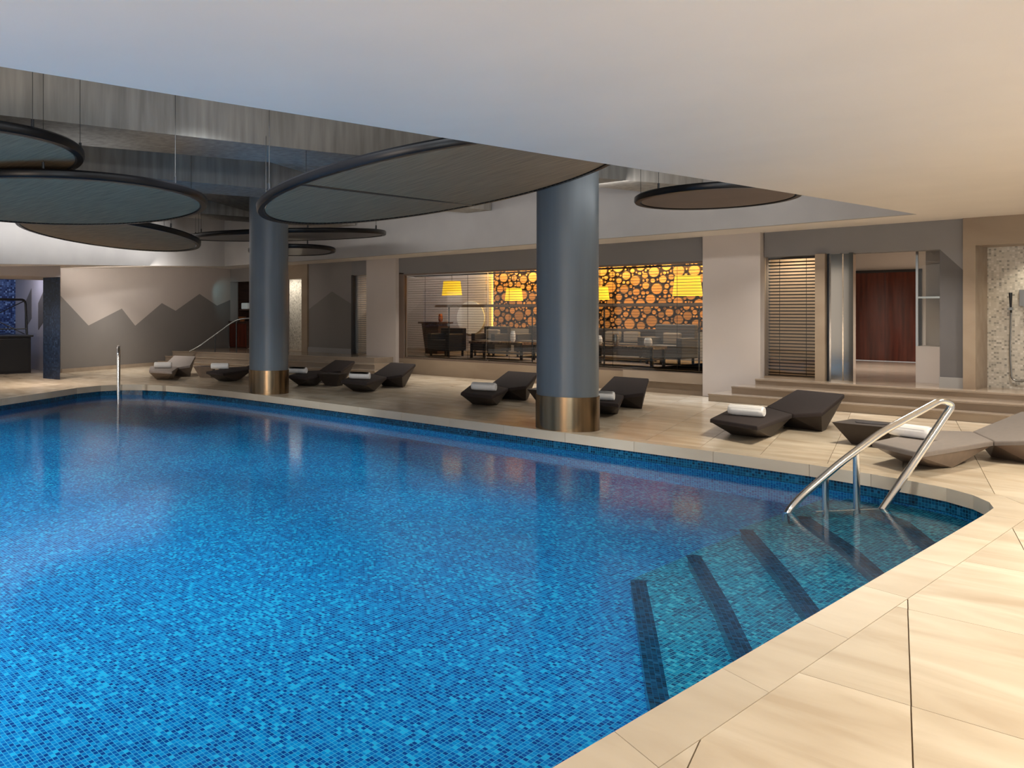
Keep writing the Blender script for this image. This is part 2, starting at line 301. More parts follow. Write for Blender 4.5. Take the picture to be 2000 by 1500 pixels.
def prism(bm, poly, z0, z1, mi=0):
    zb = z0 if callable(z0) else (lambda x, y: z0); zt = z1 if callable(z1) else (lambda x, y: z1)
    a = [bm.verts.new((x, y, zb(x, y))) for x, y in poly]; b = [bm.verts.new((x, y, zt(x, y))) for x, y in poly]
    bm.faces.new(a[::-1]).material_index = mi; bm.faces.new(b).material_index = mi
    n = len(poly)
    for i in range(n): bm.faces.new((a[i], a[(i + 1) % n], b[(i + 1) % n], b[i])).material_index = mi
    return bm
def tube(bm, pts, r, seg=10, close=False):
    P = [Vector(p) for p in pts]; n = len(P); rings = []; prev = None
    for i, p in enumerate(P):
        if close: t = (P[(i + 1) % n] - P[i - 1]).normalized()
        else: t = (P[min(i + 1, n - 1)] - P[max(i - 1, 0)]).normalized()
        if prev is None:
            a = t.orthogonal().normalized()
        else:
            a = (prev - t * prev.dot(t)).normalized()
        prev = a; b = t.cross(a)
        rr = r[i] if isinstance(r, (list, tuple)) else r
        rings.append([bm.verts.new(p + (a * math.cos(2 * math.pi * k / seg) + b * math.sin(2 * math.pi * k / seg)) * rr) for k in range(seg)])
    for i in range(n if close else n - 1):
        A, Bq = rings[i], rings[(i + 1) % n]
        for k in range(seg): bm.faces.new((A[k], A[(k + 1) % seg], Bq[(k + 1) % seg], Bq[k]))
    if not close: bm.faces.new(rings[0][::-1]); bm.faces.new(rings[-1])
    return bm
def cyl(bm, c, r, z0, z1, seg=32, r1=None):
    r1 = r if r1 is None else r1
    return prism2(bm, [(c[0] + r * math.cos(2 * math.pi * k / seg), c[1] + r * math.sin(2 * math.pi * k / seg), z0) for k in range(seg)],
                  [(c[0] + r1 * math.cos(2 * math.pi * k / seg), c[1] + r1 * math.sin(2 * math.pi * k / seg), z1) for k in range(seg)])
def prism2(bm, lo, hi):
    a = [bm.verts.new(p) for p in lo]; b = [bm.verts.new(p) for p in hi]; n = len(a)
    bm.faces.new(a[::-1]); bm.faces.new(b)
    for i in range(n): bm.faces.new((a[i], a[(i + 1) % n], b[(i + 1) % n], b[i]))
    return bm
def hull(bm, pts):
    vs = [bm.verts.new(p) for p in pts]
    r = bmesh.ops.convex_hull(bm, input=vs)
    bmesh.ops.delete(bm, geom=[g for g in r['geom_interior'] if isinstance(g, bmesh.types.BMVert)], context='VERTS')
    bmesh.ops.dissolve_limit(bm, angle_limit=R(3), verts=bm.verts, edges=bm.edges)
    return bm
def fillet(pts, r, n=5):
    P = [Vector(p) for p in pts]; out = [P[0]]
    for i in range(1, len(P) - 1):
        a = (P[i - 1] - P[i]); b = (P[i + 1] - P[i]); k = min(r, a.length * 0.45, b.length * 0.45)
        p0 = P[i] + a.normalized() * k; p2 = P[i] + b.normalized() * k
        for j in range(n + 1):
            t = j / n; out.append(p0 * (1 - t) ** 2 + P[i] * 2 * t * (1 - t) + p2 * t * t)
    out.append(P[-1]); return out
def uvquad(name, quads, m, parent=None):
    """quads: list of (4 corners, mat index); uv in metres along the first edge and the last edge"""
    bm = NB(); uv = bm.loops.layers.uv.new('UVMap')
    for q, mi in quads:
        f = bm.faces.new([bm.verts.new(p) for p in q]); f.material_index = mi
        o = Vector(q[0]); ex = (Vector(q[1]) - o).normalized(); n = f.normal if f.normal.length else Vector((0, 0, 1)); f.normal_update(); n = f.normal; ey = n.cross(ex)
        for l in f.loops: d = l.vert.co - o; l[uv].uv = (d.dot(ex) + abs(o.x) * 0.013, d.dot(ey))
    me = bpy.data.meshes.new(name); bm.to_mesh(me); bm.free()
    return link(name, me, m, parent)

# ------------------------------------------------------------------ pool
OUT = [(-1.63, -1.5), (-1.63, 8.4), (-1.64, 8.75), (-1.71, 8.98), (-1.86, 9.22), (-2.08, 9.41), (-2.36, 9.54), (-2.7, 9.65), (-3.25, 9.76), (-4.2, 9.82), (-6, 9.84), (-11.5, 9.88),
       (-13.0, 9.86), (-14.0, 9.76), (-14.9, 9.55), (-15.4, 9.28), (-15.66, 8.95), (-15.74, 8.5), (-15.56, 7.86), (-15.12, 7.1), (-14.45, 5.85), (-13.4, 4.0), (-12.0, 1.6), (-10.2, -1.5)]
def offset(poly, d):
    out = []; n = len(poly)
    for i in range(n):
        p0, p1, p2 = Vector(poly[i - 1]), Vector(poly[i]), Vector(poly[(i + 1) % n])
        a = (p1 - p0).normalized(); b = (p2 - p1).normalized(); na = Vector((a.y, -a.x)); nb = Vector((b.y, -b.x))
        m = (na + nb).normalized(); k = d / max(0.3, m.dot(na)); out.append(tuple(p1 + m * k))
    return out
OUTER = offset(OUT, 0.22); WALLP = offset(OUT, 0.03); MIDP = offset(OUT, 0.13)
WZ, FZ, CZ = -0.215, -1.31, -0.12
pool = empty('swimming_pool', (-7, 5, 0)); tag(pool, 'large blue mosaic swimming pool with rounded corners and pale stone rim', 'swimming pool', kind='structure')
def pool_shell():
    bm = NB(); uv = bm.loops.layers.uv.new('UVMap'); n = len(WALLP); s = 0
    for i in range(n):
        p, q = WALLP[i], WALLP[(i + 1) % n]; L = (Vector(q) - Vector(p)).length
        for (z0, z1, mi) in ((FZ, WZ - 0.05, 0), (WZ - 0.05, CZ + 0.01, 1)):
            f = bm.faces.new([bm.verts.new(c) for c in ((*p, z0), (*q, z0), (*q, z1), (*p, z1))]); f.material_index = mi
            for l, t in zip(f.loops, ((s, z0), (s + L, z0), (s + L, z1), (s, z1))): l[uv].uv = t
        s += L
    f = bm.faces.new([bm.verts.new((x, y, FZ)) for x, y in WALLP])
    for l in f.loops: l[uv].uv = (l.vert.co.x, l.vert.co.y)
    me = bpy.data.meshes.new('pool_basin'); bm.to_mesh(me); bm.free()
    o = link('pool_basin', me, [M['pool_tile'], M['band_tile']], pool); o.matrix_parent_inverse = Matrix.Translation((7, -5, 0)); o.cycles.is_caustics_receiver = True; return o
pool_shell()
def put(o): o.matrix_parent_inverse = o.parent.matrix_world.inverted() if o.parent else Matrix(); return o
def pput(o): o.matrix_parent_inverse = Matrix.Translation((7, -5, 0)); return o
# water
bm = NB(); bm.faces.new([bm.verts.new((x, y, WZ)) for x, y in offset(OUT, 0.028)])
me = bpy.data.meshes.new('water'); bm.to_mesh(me); bm.free()
w = link('water', me, M['water']); me.polygons[0].use_smooth = True; w.cycles.is_caustics_caster = True; tag(w, 'clear still blue water filling the swimming pool', 'water', kind='structure')
# coping stones round the rim
def arc_points(poly, step):
    pts = []; n = len(poly)
    for i in range(n):
        a, b = Vector(poly[i]), Vector(poly[(i + 1) % n]); k = max(1, int((b - a).length / step)); 
        for j in range(k): pts.append((i, j / k, i + j / k))
    return pts
cuts = []
n = len(OUT); acc = 0
for i in range(n):
    L = (Vector(OUT[(i + 1) % n]) - Vector(OUT[i])).length; k = max(1, round(L / 0.9))
    for j in range(k): cuts.append((i, j / k, L / k))
groups = []; cur = [cuts[0]]; ln = cuts[0][2]
for c in cuts[1:]:
    if ln + c[2] > 1.15: groups.append(cur); cur = [c]; ln = c[2]
    else: cur.append(c); ln += c[2]
groups.append(cur)
def lerp(poly, i, t): a, b = Vector(poly[i]), Vector(poly[(i + 1) % n]); return a.lerp(b, t)
flat = [c for g in groups for c in g]
idx = 0
for g in groups:
    seq = g + [flat[(idx + len(g)) % len(flat)]]; idx += len(g)
    inn = [lerp(OUT, c[0], c[1]) for c in seq]; out = [lerp(OUTER, c[0], c[1]) for c in seq]
    e0 = (inn[1] - inn[0]).normalized() * 0.002; inn[0] += e0; out[0] += e0
    e1 = (inn[-1] - inn[-2]).normalized() * 0.002; inn[-1] -= e1; out[-1] -= e1
    bm = NB(); prism(bm, [tuple(p) for p in inn] + [tuple(p) for p in out[::-1]], CZ, 0.0)
    pput(done('coping_stone', bm, M['coping'], pool))
# corner stair inside the pool
nose = [([(-1.55, 7.68), (-1.95, 8.33), (-2.24, 8.9), (-2.52, 9.16)], -0.36), ([(-1.55, 6.55), (-2.02, 7.33), (-2.3, 7.8), (-2.88, 8.6)], -0.55), ([(-1.55, 5.42), (-2.06, 6.28), (-2.37, 6.8), (-3.09, 7.93)], -0.74),
        ([(-1.55, 4.5), (-2.19, 5.55), (-2.52, 6.1), (-3.12, 7.02)], -0.93), ([(-1.55, 3.55), (-2.29, 4.74), (-2.7, 5.45), (-3.2, 6.3)], -1.12)]
sh = Vector((-0.075, -0.045))
for (pl0, z) in nose:
    pl = [tuple(Vector(p) + sh) for p in pl0]
    b = pl[-1]
    poly = [tuple(p) for p in fillet([(*p, 0) for p in pl] + [(b[0] + 0.05, 9.86, 0), (-1.62, 9.86, 0)], 0.14, 5)]
    poly = [(p[0], p[1]) for p in poly]
    # keep inside the pool outline
    def clip(poly, conv):
        res = poly; m = len(conv)
        for i in range(m):
            p, q = Vector(conv[i]), Vector(conv[(i + 1) % m]); d = q - p; nrm = Vector((-d.y, d.x)); new = []
            for j in range(len(res)):
                s, e = Vector(res[j]), Vector(res[(j + 1) % len(res)]); fs, fe = (s - p).dot(nrm), (e - p).dot(nrm)
                if fs >= 0: new.append(tuple(s))
                if (fs >= 0) != (fe >= 0): new.append(tuple(s.lerp(e, fs / (fs - fe))))
            res = new
            if not res: break
        return res
    res = clip(poly, WALLP)
    bm = NB(); uv = bm.loops.layers.uv.new('UVMap')
    f = bm.faces.new([bm.verts.new((x, y, z)) for x, y in res]); f.material_index = 0
    if f.normal.z < 0: f.normal_flip()
    for l in f.loops: l[uv].uv = (l.vert.co.x, l.vert.co.y)
    s = 0
    for j in range(len(res)):
        p, q = res[j], res[(j + 1) % len(res)]; L = (Vector(q) - Vector(p)).length
        f = bm.faces.new([bm.verts.new(c) for c in ((*p, FZ + 0.005), (*q, FZ + 0.005), (*q, z), (*p, z))]); f.material_index = 1
        for l, t in zip(f.loops, ((s, 0), (s + L, 0), (s + L, z), (s, z))): l[uv].uv = t
        s += L
    # dark tiled nosing strip along the front edge of the tread
    edge = [Vector(p[:2]) for p in fillet([(*p, 0) for p in pl] + [(b[0] + 0.035, b[1] + 0.05, 0)], 0.06, 4)]
    inner = [q - sh * 1.25 for q in edge]
    keep = [k for k in range(len(edge)) if edge[k].x < -1.62 and inner[k].x < -1.61]
    s = 0
    for k in range(len(edge) - 1):
        a, c = edge[k], edge[k + 1]; ai, ci = inner[k], inner[k + 1]
        if k == 0:
            t = (-1.61 - a.x) / (c.x - a.x) if a.x > -1.61 else 0; a = a.lerp(c, max(0, t)); t = (-1.61 - ai.x) / (ci.x - ai.x) if ai.x > -1.61 else 0; ai = ai.lerp(ci, max(0, t))
        L = (c - a).length
        f = bm.faces.new([bm.verts.new((q.x, q.y, z + 0.003)) for q in (a, c, ci, ai)]); f.material_index = 1
        if f.normal.z < 0: f.normal_flip()
        for l, t in zip(f.loops, ((s, 0), (s + L, 0), (s + L, .1), (s, .1))): l[uv].uv = t
        s += L
    me = bpy.data.meshes.new('pool_step'); bm.to_mesh(me); bm.free()
    pput(link('pool_step', me, [M['step_tile'], M['riser_tile']], pool)).cycles.is_caustics_receiver = True

# ------------------------------------------------------------------ floor: deck of stone slabs
floor = empty('floor', (0, 0, 0)); tag(floor, kind='structure')
def subtract(poly, conv):
    """pieces of convex poly outside convex ccw polygon conv"""
    pieces = []; rest = poly
    for i in range(len(conv)):
        p, q = Vector(conv[i]), Vector(conv[(i + 1) % len(conv)]); d = q - p; nrm = Vector((-d.y, d.x))
        ins, outp = [], []
        for j in range(len(rest)):
            s, e = Vector(rest[j]), Vector(rest[(j + 1) % len(rest)]); fs, fe = (s - p).dot(nrm), (e - p).dot(nrm)
            (ins if fs >= 0 else outp).append(tuple(s))
            if (fs >= 0) != (fe >= 0):
                x = tuple(s.lerp(e, fs / (fs - fe))); ins.append(x); outp.append(x)
        if len(outp) > 2: pieces.append(outp)
        rest = ins
        if len(rest) < 3: break
    return pieces
CCW = offset(OUT, 0.2235)
# bed under the slabs
bm = NB()
for pc in subtract([(-26, -5), (5, -5), (5, 16.45), (-26, 16.45)], MIDP): prism(bm, pc, -0.12, -0.012)
done('mortar_bed', bm, M['joint'], floor)
rows = [1.47 + 1.32 * k for k in range(-4, 12)]
def near_line(v): return 0
for r in rows:
    if r > 15.9: continue
    for k in range(-40, 14):
        def line(kk, v): return -1.41 - 0.258 * (v - 5.63) + 0.628 * kk
        g = 0.0025
        q = [(line(k, r) + g, r + g), (line(k + 1, r) - g, r + g), (line(k + 1, r + 1.32) - g, r + 1.32 - g), (line(k, r + 1.32) + g, r + 1.32 - g)]
        if max(p[0] for p in q) < -20.6 or min(p[0] for p in q) > 3.5: continue
        if max(p[1] for p in q) > 16.25: q = clip(q, [(-30, -9), (9, -9), (9, 16.25), (-30, 16.25)])
        pcs = [p for p in subtract(q, CCW) if len(p) > 2]
        if not pcs: continue
        bm = NB()
        for pc in pcs: prism(bm, pc, -0.012, 0.0)
        bmesh.ops.remove_doubles(bm, verts=bm.verts, dist=1e-5)
        done('slab', bm, M['deck'], floor)

# ------------------------------------------------------------------ platforms and steps along the far wall
PZ = 0.39
def steps(name, poly_list, m, label):
    t = empty(name, (*poly_list[0][0][0], 0)); tag(t, label, 'steps', kind='structure')
    for poly, z0, z1 in poly_list:
        bm = NB(); prism(bm, poly, z0, z1 - 0.03)
        put_o = done('riser', bm, M['base_grey'] if False else m, t)
        put_o.matrix_parent_inverse = Matrix.Translation(-t.location)
        bm = NB(); c = Vector((sum(p[0] for p in poly) / len(poly), sum(p[1] for p in poly) / len(poly)))
        prism(bm, poly, z1 - 0.03, z1)
        # nosing stands proud of the riser towards the pool
        for vtx in bm.verts:
            if vtx.co.y < c.y: vtx.co.y -= 0.02; 
        o = done('tread', bm, m, t, bevel=0.004); o.matrix_parent_inverse = Matrix.Translation(-t.location)
    return t
st = [([(-6.6, 15.25), (3.0, 15.25), (3.0, 16.15), (-6.6, 16.15)], 0.0, 0.13),
      ([(-6.35, 15.55), (3.0, 15.55), (3.0, 16.15), (-6.35, 16.15)], 0.13, 0.26),
      ([(-6.09, 15.85), (3.0, 15.85), (3.0, 16.15), (-6.09, 16.15)], 0.26, 0.39)]
steps('entrance_steps', st, M['platform'], 'wide flight of three pale stone steps leading up to the lobby')
sl = [([(-20.7, 12.85), (-14.0, 14.85), (-14.0, 16.15), (-21.5, 16.15)], 0.0, 0.13),
      ([(-20.8, 13.15), (-14.27, 15.12), (-14.27, 16.15), (-21.5, 16.15)], 0.13, 0.26),
      ([(-20.9, 13.45), (-14.54, 15.4), (-14.54, 16.15), (-21.5, 16.15)], 0.26, 0.39)]
steps('corner_steps', sl, M['platform'], 'flight of three stone steps rising to the far left corner')
box('lobby_floor', -8.6, 16.15, 0.2, 3.2, 24.0, PZ, M['platform']); tag(bpy.data.objects['lobby_floor'], kind='structure')
box('lounge_floor', -19.0, 16.45, 0.2, -6.95, 21.2, PZ, M['carpet']); tag(bpy.data.objects['lounge_floor'], kind='structure')

# ------------------------------------------------------------------ far wall
FW = 16.2
def wallp(name, segs, kind='structure'):
    bm = NB(); mats = []
    for (x0, z0, x1, z1, m, y0, y1) in segs:
        if m not in mats: mats.append(m)
        B(bm, x0, y0, z0, x1, y1, z1, 0, mats.index(m))
    o = done(name, bm, [M[k] for k in mats]); tag(o, kind=kind); return o
wallp('wall_far', [(-14.46, 2.47, -7.06, 3.0, 'wall_grey', FW, 16.5), (-14.46, -0.12, -7.06, 0.36, 'beige_stone', FW, 16.5),
                   (-6.08, 2.48, -3.66, 3.0, 'wall_grey', FW, 16.5), 
                   (-16.12, 2.49, -15.45, 3.0, 'wall_grey', FW, 16.5), (-16.12, 0.2, -15.45, 0.39, 'wall_grey', FW, 16.5),
                   (-14.46, 2.48, -14.45, 2.5, 'wall_grey', FW, 16.5)])
wallp('wall_corner_right', [(-20.45, 0.2, -18.72, 3.0, 'paint_mid', FW, 16.26)]); wallp('wall_corner_top', [(-21.9, 2.46, -20.45, 3.0, 'paint_mid', FW, 16.5)]); wallp('wall_corner_left', [(-21.9, 0.2, -21.5, 2.46, 'paint_mid', FW, 16.5)])
def painted(name, top, bottom, zig, m_up, m_dn, z0, z1, thick):
    """flat wall in two paints split along a zigzag; zig = list of (x, y, z)"""
    bm = NB()
    for (a, b) in zip(zig[:-1], zig[1:]):
        za, zb = (z1(a[0], a[1]) if callable(z1) else z1), (z1(b[0], b[1]) if callable(z1) else z1)
        lo = [(a[0], a[1], z0), (b[0], b[1], z0)]; mid = [tuple(b), tuple(a)]
        f = bm.faces.new([bm.verts.new(p) for p in (*lo, *mid)]); f.material_index = 1
        f = bm.faces.new([bm.verts.new(p) for p in (a, b, (b[0], b[1], zb), (a[0], a[1], za))]); f.material_index = 0
        for p, q in ((a, b),):
            f = bm.faces.new([bm.verts.new(c) for c in ((q[0] + thick[0], q[1] + thick[1], z0), (p[0] + thick[0], p[1] + thick[1], z0), (p[0] + thick[0], p[1] + thick[1], za), (q[0] + thick[0], q[1] + thick[1], zb))])
    me = bpy.data.meshes.new(name); bm.to_mesh(me); bm.free()
    o = link(name, me, [m_up, m_dn]); tag(o, kind='structure'); return o
painted('wall_mural', 0, 0, [(-17.82, FW, 1.59), (-16.88, FW, 2.08), (-16.12, FW, 1.73)], M['paint_mid'], M['paint_dark'], 0.39, 2.97, (0, .25))
painted('wall_entrance', 0, 0, [(-3.66, FW, 2.48), (-3.37, FW, 2.14)], M['wall_grey'], M['paint_slate'], 0.39, 2.97, (0, .25))
o = painted('wall_left', 0, 0, [(-19.52, 9.41, 1.93), (-19.78, 10.32, 1.17), (-20.13, 11.5, 1.61), (-20.27, 12.0, 1.14), (-20.58, 13.06, 1.77), (-20.75, 13.64, 1.55), (-21.07, 14.71, 2.06), (-21.31, 15.54, 1.71), (-21.52, 16.25, 1.91)],
            M['paint_light'], M['paint_dark'], 0.0, 3.0, (-.25, -.07))
box('baseboard_far', -17.82, 16.17, PZ, -16.12, 16.2, PZ + 0.14, M['base_grey']); tag(bpy.data.objects['baseboard_far'], kind='structure')
box('baseboard_entrance', -3.66, 16.17, PZ, -3.37, 16.2, PZ + 0.16, M['base_grey']); tag(bpy.data.objects['baseboard_entrance'], kind='structure')
bm = NB(); prism(bm, [(-19.49, 9.44), (-19.52, 9.41), (-21.45, 16.0), (-21.42, 16.0)], 0.0, 0.10); o = done('baseboard_left', bm, M['platform']); tag(o, kind='structure')
# pilasters
for nm, x0, x1, lab in (('pilaster', -7.06, -6.1, 'broad beige wall pilaster between the lounge window and the entrance blind'), ('pilaster', -15.47, -14.46, 'narrow beige wall pilaster left of the lounge window')):
    o = box(nm, x0, 16.08, 0.0, x1, 16.5, 2.96, M['wall_pale']); tag(o, lab, 'pilaster', kind='structure')
# stone frame of the right shower
wallp('wall_shower', [(-3.37, 0.39, -3.226, 3.0, 'beige_stone', 16.12, 16.95), (-3.226, 2.51, 1.5, 3.0, 'beige_stone', 16.12, 16.95), (-0.9, 0.39, 1.5, 2.51, 'beige_stone', 16.12, 16.95)])
sh = uvquad('trim_1', [([(-3.23, 16.82, 0.39), (-0.8, 16.82, 0.39), (-0.8, 16.82, 2.52), (-3.23, 16.82, 2.52)], 0)], M['shower_tile']); tag(sh, kind='structure')
sw = empty('shower_set', (-2.8, 16.8, 1.3)); tag(sw, 'chrome hand shower with long hose on the mosaic niche wall', 'shower')
def rel(o): o.matrix_parent_inverse = Matrix.Translation(-o.parent.location) if o.parent.rotation_euler.z == 0 else (Matrix.Translation(o.parent.location) @ Matrix.Rotation(o.parent.rotation_euler.z, 4, 'Z')).inverted(); return o
rel(box('valve_plate', -2.86, 16.795, 1.62, -2.60, 16.82, 1.86, M['steel'], sw, 0.004))
rel(done('valve_knob', tube(NB(), [(-2.78, 16.8, 1.62), (-2.78, 16.74, 1.62)], 0.03, 14), M['steel'], sw, True))
rel(done('hand_shower', tube(NB(), [(-2.95, 16.76, 1.82), (-2.95, 16.77, 1.62), (-2.95, 16.79, 1.52)], [0.022, 0.013, 0.011], 10), M['dark_metal'], sw, True))
rel(box('bracket', -2.97, 16.76, 1.56, -2.93, 16.82, 1.60, M['steel'], sw))
hp = fillet([(-2.95, 16.79, 1.54), (-2.96, 16.77, 0.95), (-2.94, 16.77, 0.52), (-2.80, 16.76, 0.50), (-2.68, 16.77, 0.62), (-2.55, 16.79, 0.8)], 0.2, 8)
rel(done('hose', tube(NB(), hp, 0.011, 8), M['steel'], sw, True))
# left shower niche
wallp('wall_shower_left', [(-18.06, 0.39, -17.82, 3.0, 'beige_stone', 16.14, 16.95), (-18.72, 2.46, -18.06, 3.0, 'beige_stone', 16.14, 16.95), (-19.9, 0.36, -18.06, 0.40, 'platform', 16.14, 16.95)])
sh = uvquad('trim_2', [([(-19.9, 16.93, 0.39), (-18.0, 16.93, 0.39), (-18.0, 16.93, 2.5), (-19.9, 16.93, 2.5)], 0)], M['shower_tile']); tag(sh, kind='structure')
# niche with a towel cabinet beside the left corner
for k, sg in enumerate([(-21.5, 0.39, -20.45, 2.5, 'dark_wood', 16.9, 17.0), (-21.5, 0.39, -21.46, 2.5, 'dark_wood', 16.5, 16.9), (-20.48, 0.39, -20.44, 2.5, 'dark_wood', 16.5, 16.9), (-21.46, 2.46, -20.48, 2.5, 'dark_wood', 16.5, 16.9)]):
    wallp('trim_%d' % (8 + k), [sg])
t = empty('towel_cabinet', (-21.0, 16.5, PZ)); tag(t, 'dark reddish wooden cabinet standing in the niche by the left corner', 'cabinet')
rel(box('body', -21.40, 16.1, PZ, -20.54, 16.85, 1.18, M['dark_wood'], t)); rel(box('top', -21.42, 16.06, 1.18, -20.52, 16.87, 1.22, M['dark_wood'], t))
for x in (-21.39, -20.96): rel(box('door', x, 16.08, PZ + .04, x + .42, 16.1, 1.15, M['door_wood'], t))
t = empty('wall_shelf', (-21.0, 16.75, 1.6)); tag(t, 'dark wooden shelf in the niche above the cabinet', 'shelf')
rel(box('board', -21.43, 16.5, 1.56, -20.51, 16.88, 1.6, M['dark_wood'], t))
for i, x in enumerate((-21.2, -20.82)):
    o = box('folded_towel', x - .16, 16.52, 1.6, x + .16, 16.84, 1.8, M['towel'], None, 0.03)
    tag(o, ['stack of white folded towels at the left end of the niche shelf', 'stack of white folded towels at the right end of the niche shelf'][i], 'towels', 'folded towels on the niche shelf')
bm = NB(); prof = [(0.0, 0), (.06, 0), (.12, .05), (.14, .11), (.12, .15), (.0, .15)]
for a, b in zip(prof[1:-1], prof[2:-1] + [prof[-2]]): pass
bm = cyl(NB(), (-21.15, 16.4), 0.07, 1.22, 1.36, 20, 0.13); o = done('copper_bowl', bm, M['copper'], None, True); tag(o, 'small copper coloured bowl on top of the niche cabinet', 'bowl')

# ------------------------------------------------------------------ lounge window, blinds
win = empty('window_1', (-10.7, FW, 0.4)); tag(win, kind='structure')
bm = NB(); B(bm, -14.46, 16.2, 0.36, -14.30, 16.3, 2.5); B(bm, -14.30, 16.22, 2.43, -7.06, 16.3, 2.47); B(bm, -14.30, 16.22, 0.36, -7.06, 16.3, 0.40)
rel(done('frame', bm, M['frame_brown'], win))
for k in range(3): rel(box('pane', -14.3 + 2.413 * k, 16.255, 0.4, -14.3 + 2.413 * (k + 1) - 0.006, 16.267, 2.43, M['glass'], win))
win2 = empty('window_2', (-15.8, FW, 0.4)); tag(win2, kind='structure')
rel(box('frame', -16.12, 16.18, 0.39, -16.06, 16.3, 2.5, M['dark_metal'], win2)); rel(box('pane', -16.06, 16.255, 0.42, -15.45, 16.267, 2.49, M['glass'], win2))
win3 = empty('window_3', (-5.6, FW, 0.4)); tag(win3, kind='structure')
rel(box('pane', -6.08, 16.235, 0.40, -5.28, 16.247, 2.48, M['glass'], win3)); rel(box('frame', -5.28, 16.1, 0.39, -5.14, 16.4, 2.49, M['beige_stone'], win3)); rel(box('sill', -6.08, 16.19, 0.39, -5.28, 16.3, 0.42, M['beige_stone'], win3))
slat_cache = {}
def blind(x0, x1, z0, z1, y, lab, tilt=-8, pitch=0.056, depth=0.036):
    t = empty('venetian_blind', ((x0 + x1) / 2, y, z0)); tag(t, lab, 'blind')
    L = round(x1 - x0 - 0.02, 3)
    if (L, tilt) not in slat_cache:
        bm = NB(); a = R(tilt); c, s = math.cos(a) * depth / 2, math.sin(a) * depth / 2
        prism2(bm, [(-L / 2, -c, -s - .0012), (L / 2, -c, -s - .0012), (L / 2, c, s - .0012), (-L / 2, c, s - .0012)], [(-L / 2, -c, -s + .0012), (L / 2, -c, -s + .0012), (L / 2, c, s + .0012), (-L / 2, c, s + .0012)])
        me = bpy.data.meshes.new('slat'); bmesh.ops.recalc_face_normals(bm, faces=bm.faces); bm.to_mesh(me); bm.free(); me.materials.append(M['slat']); slat_cache[(L, tilt)] = me
    n = int((z1 - z0 - 0.05) / pitch)
    for k in range(n):
        o = bpy.data.objects.new('slat', slat_cache[(L, tilt)]); C.objects.link(o); o.parent = t; o.location = (0, 0, 0.035 + pitch * (k + .3))
    h = box('head_rail', -L / 2, -.02, z1 - z0 - .035, L / 2, .02, z1 - z0, M['slat']); h.parent = t
    h = box('bottom_rail', -L / 2, -.018, 0.0, L / 2, .018, .02, M['slat']); h.parent = t
    for fx in (-0.27, 0.27):
        cdo = done('lift_cord', tube(NB(), [(fx * L, 0.0, .01), (fx * L, 0.0, z1 - z0 - .02)], 0.004, 6), M['cord']); cdo.parent = t
    return t
blind(-14.28, -11.9, 0.41, 2.42, 16.33, 'brown venetian blind filling the left third of the lounge window')
blind(-11.88, -9.48, 0.41, 2.42, 16.33, 'brown venetian blind in the middle third of the lounge window')
blind(-9.46, -7.08, 0.41, 2.42, 16.33, 'brown venetian blind in the right third of the lounge window')
blind(-16.05, -15.46, 0.43, 2.47, 16.32, 'narrow brown venetian blind left of the narrow pilaster', -32)
blind(-6.06, -5.29, 0.43, 2.47, 16.30, 'brown venetian blind between the broad pilaster and the lobby opening', -32)
box('trim_3', -6.9, 17.3, 0.39, -5.2, 17.34, 2.9, M['blind_back']); tag(bpy.data.objects['trim_3'], kind='structure')
box('trim_4', -17.4, 17.3, 0.39, -15.4, 17.34, 2.9, M['blind_back']); tag(bpy.data.objects['trim_4'], kind='structure')

# ------------------------------------------------------------------ lounge behind the window
wallp('wall_lounge', [(-19.0, 0.39, -14.75, 3.1, 'wall_pale', 20.3, 20.5), (-19.1, 0.39, -19.0, 3.1, 'wall_grey', 16.97, 20.5), (-14.75, 0.39, -6.9, 1.05, 'wall_grey', 20.3, 20.5), (-19.1, 3.0, -6.88, 3.1, 'plaster', 16.5, 20.9)])
lw = empty('log_wall', (-10.8, 20.5, 1.0)); tag(lw, 'feature wall of round sawn log slices glowing behind the lounge window', 'feature wall')
rel(box('backing', -14.75, 20.52, 1.05, -6.98, 20.6, 3.0, M['log_back'], lw)); rel(box('light_strip', -14.80, 20.42, 1.05, -14.75, 20.5, 2.85, M['strip'], lw))
def packing():
    placed = []; rnd = random.Random(3)
    x0, x1, z0, z1 = -14.72, -7.4, 1.06, 2.82
    grid = {}
    def ok(x, z, r):
        for i in range(int(x / .3) - 1, int(x / .3) + 2):
            for j in range(int(z / .3) - 1, int(z / .3) + 2):
                for (a, b, c) in grid.get((i, j), ()):
                    if (a - x) ** 2 + (b - z) ** 2 < (c + r + .005) ** 2: return False
        return True
    for r, tries in ((.15, 60), (.125, 260), (.10, 900), (.08, 2400), (.06, 5000), (.042, 12000), (.028, 22000)):
        for _ in range(tries):
            rr = r * rnd.uniform(.88, 1.05); x = rnd.uniform(x0 + rr, x1 - rr); z = rnd.uniform(z0 + rr, z1 - rr)
            if ok(x, z, rr): placed.append((x, z, rr)); grid.setdefault((int(x / .3), int(z / .3)), []).append((x, z, rr))
    return placed
PK = sorted(packing(), key=lambda p: -p[2])
def log_bm(bm, x, z, r, d, seg):
    lo = [bm.verts.new((x + r * math.cos(2 * math.pi * k / seg), 20.52, z + r * math.sin(2 * math.pi * k / seg))) for k in range(seg)]
    hi = [bm.verts.new((x + r * math.cos(2 * math.pi * k / seg), 20.52 - d, z + r * math.sin(2 * math.pi * k / seg))) for k in range(seg)]
    for k in range(seg): bm.faces.new((lo[k], lo[(k + 1) % seg], hi[(k + 1) % seg], hi[k])).material_index = 1
    bm.faces.new(hi)
log_me = bmesh.new(); 
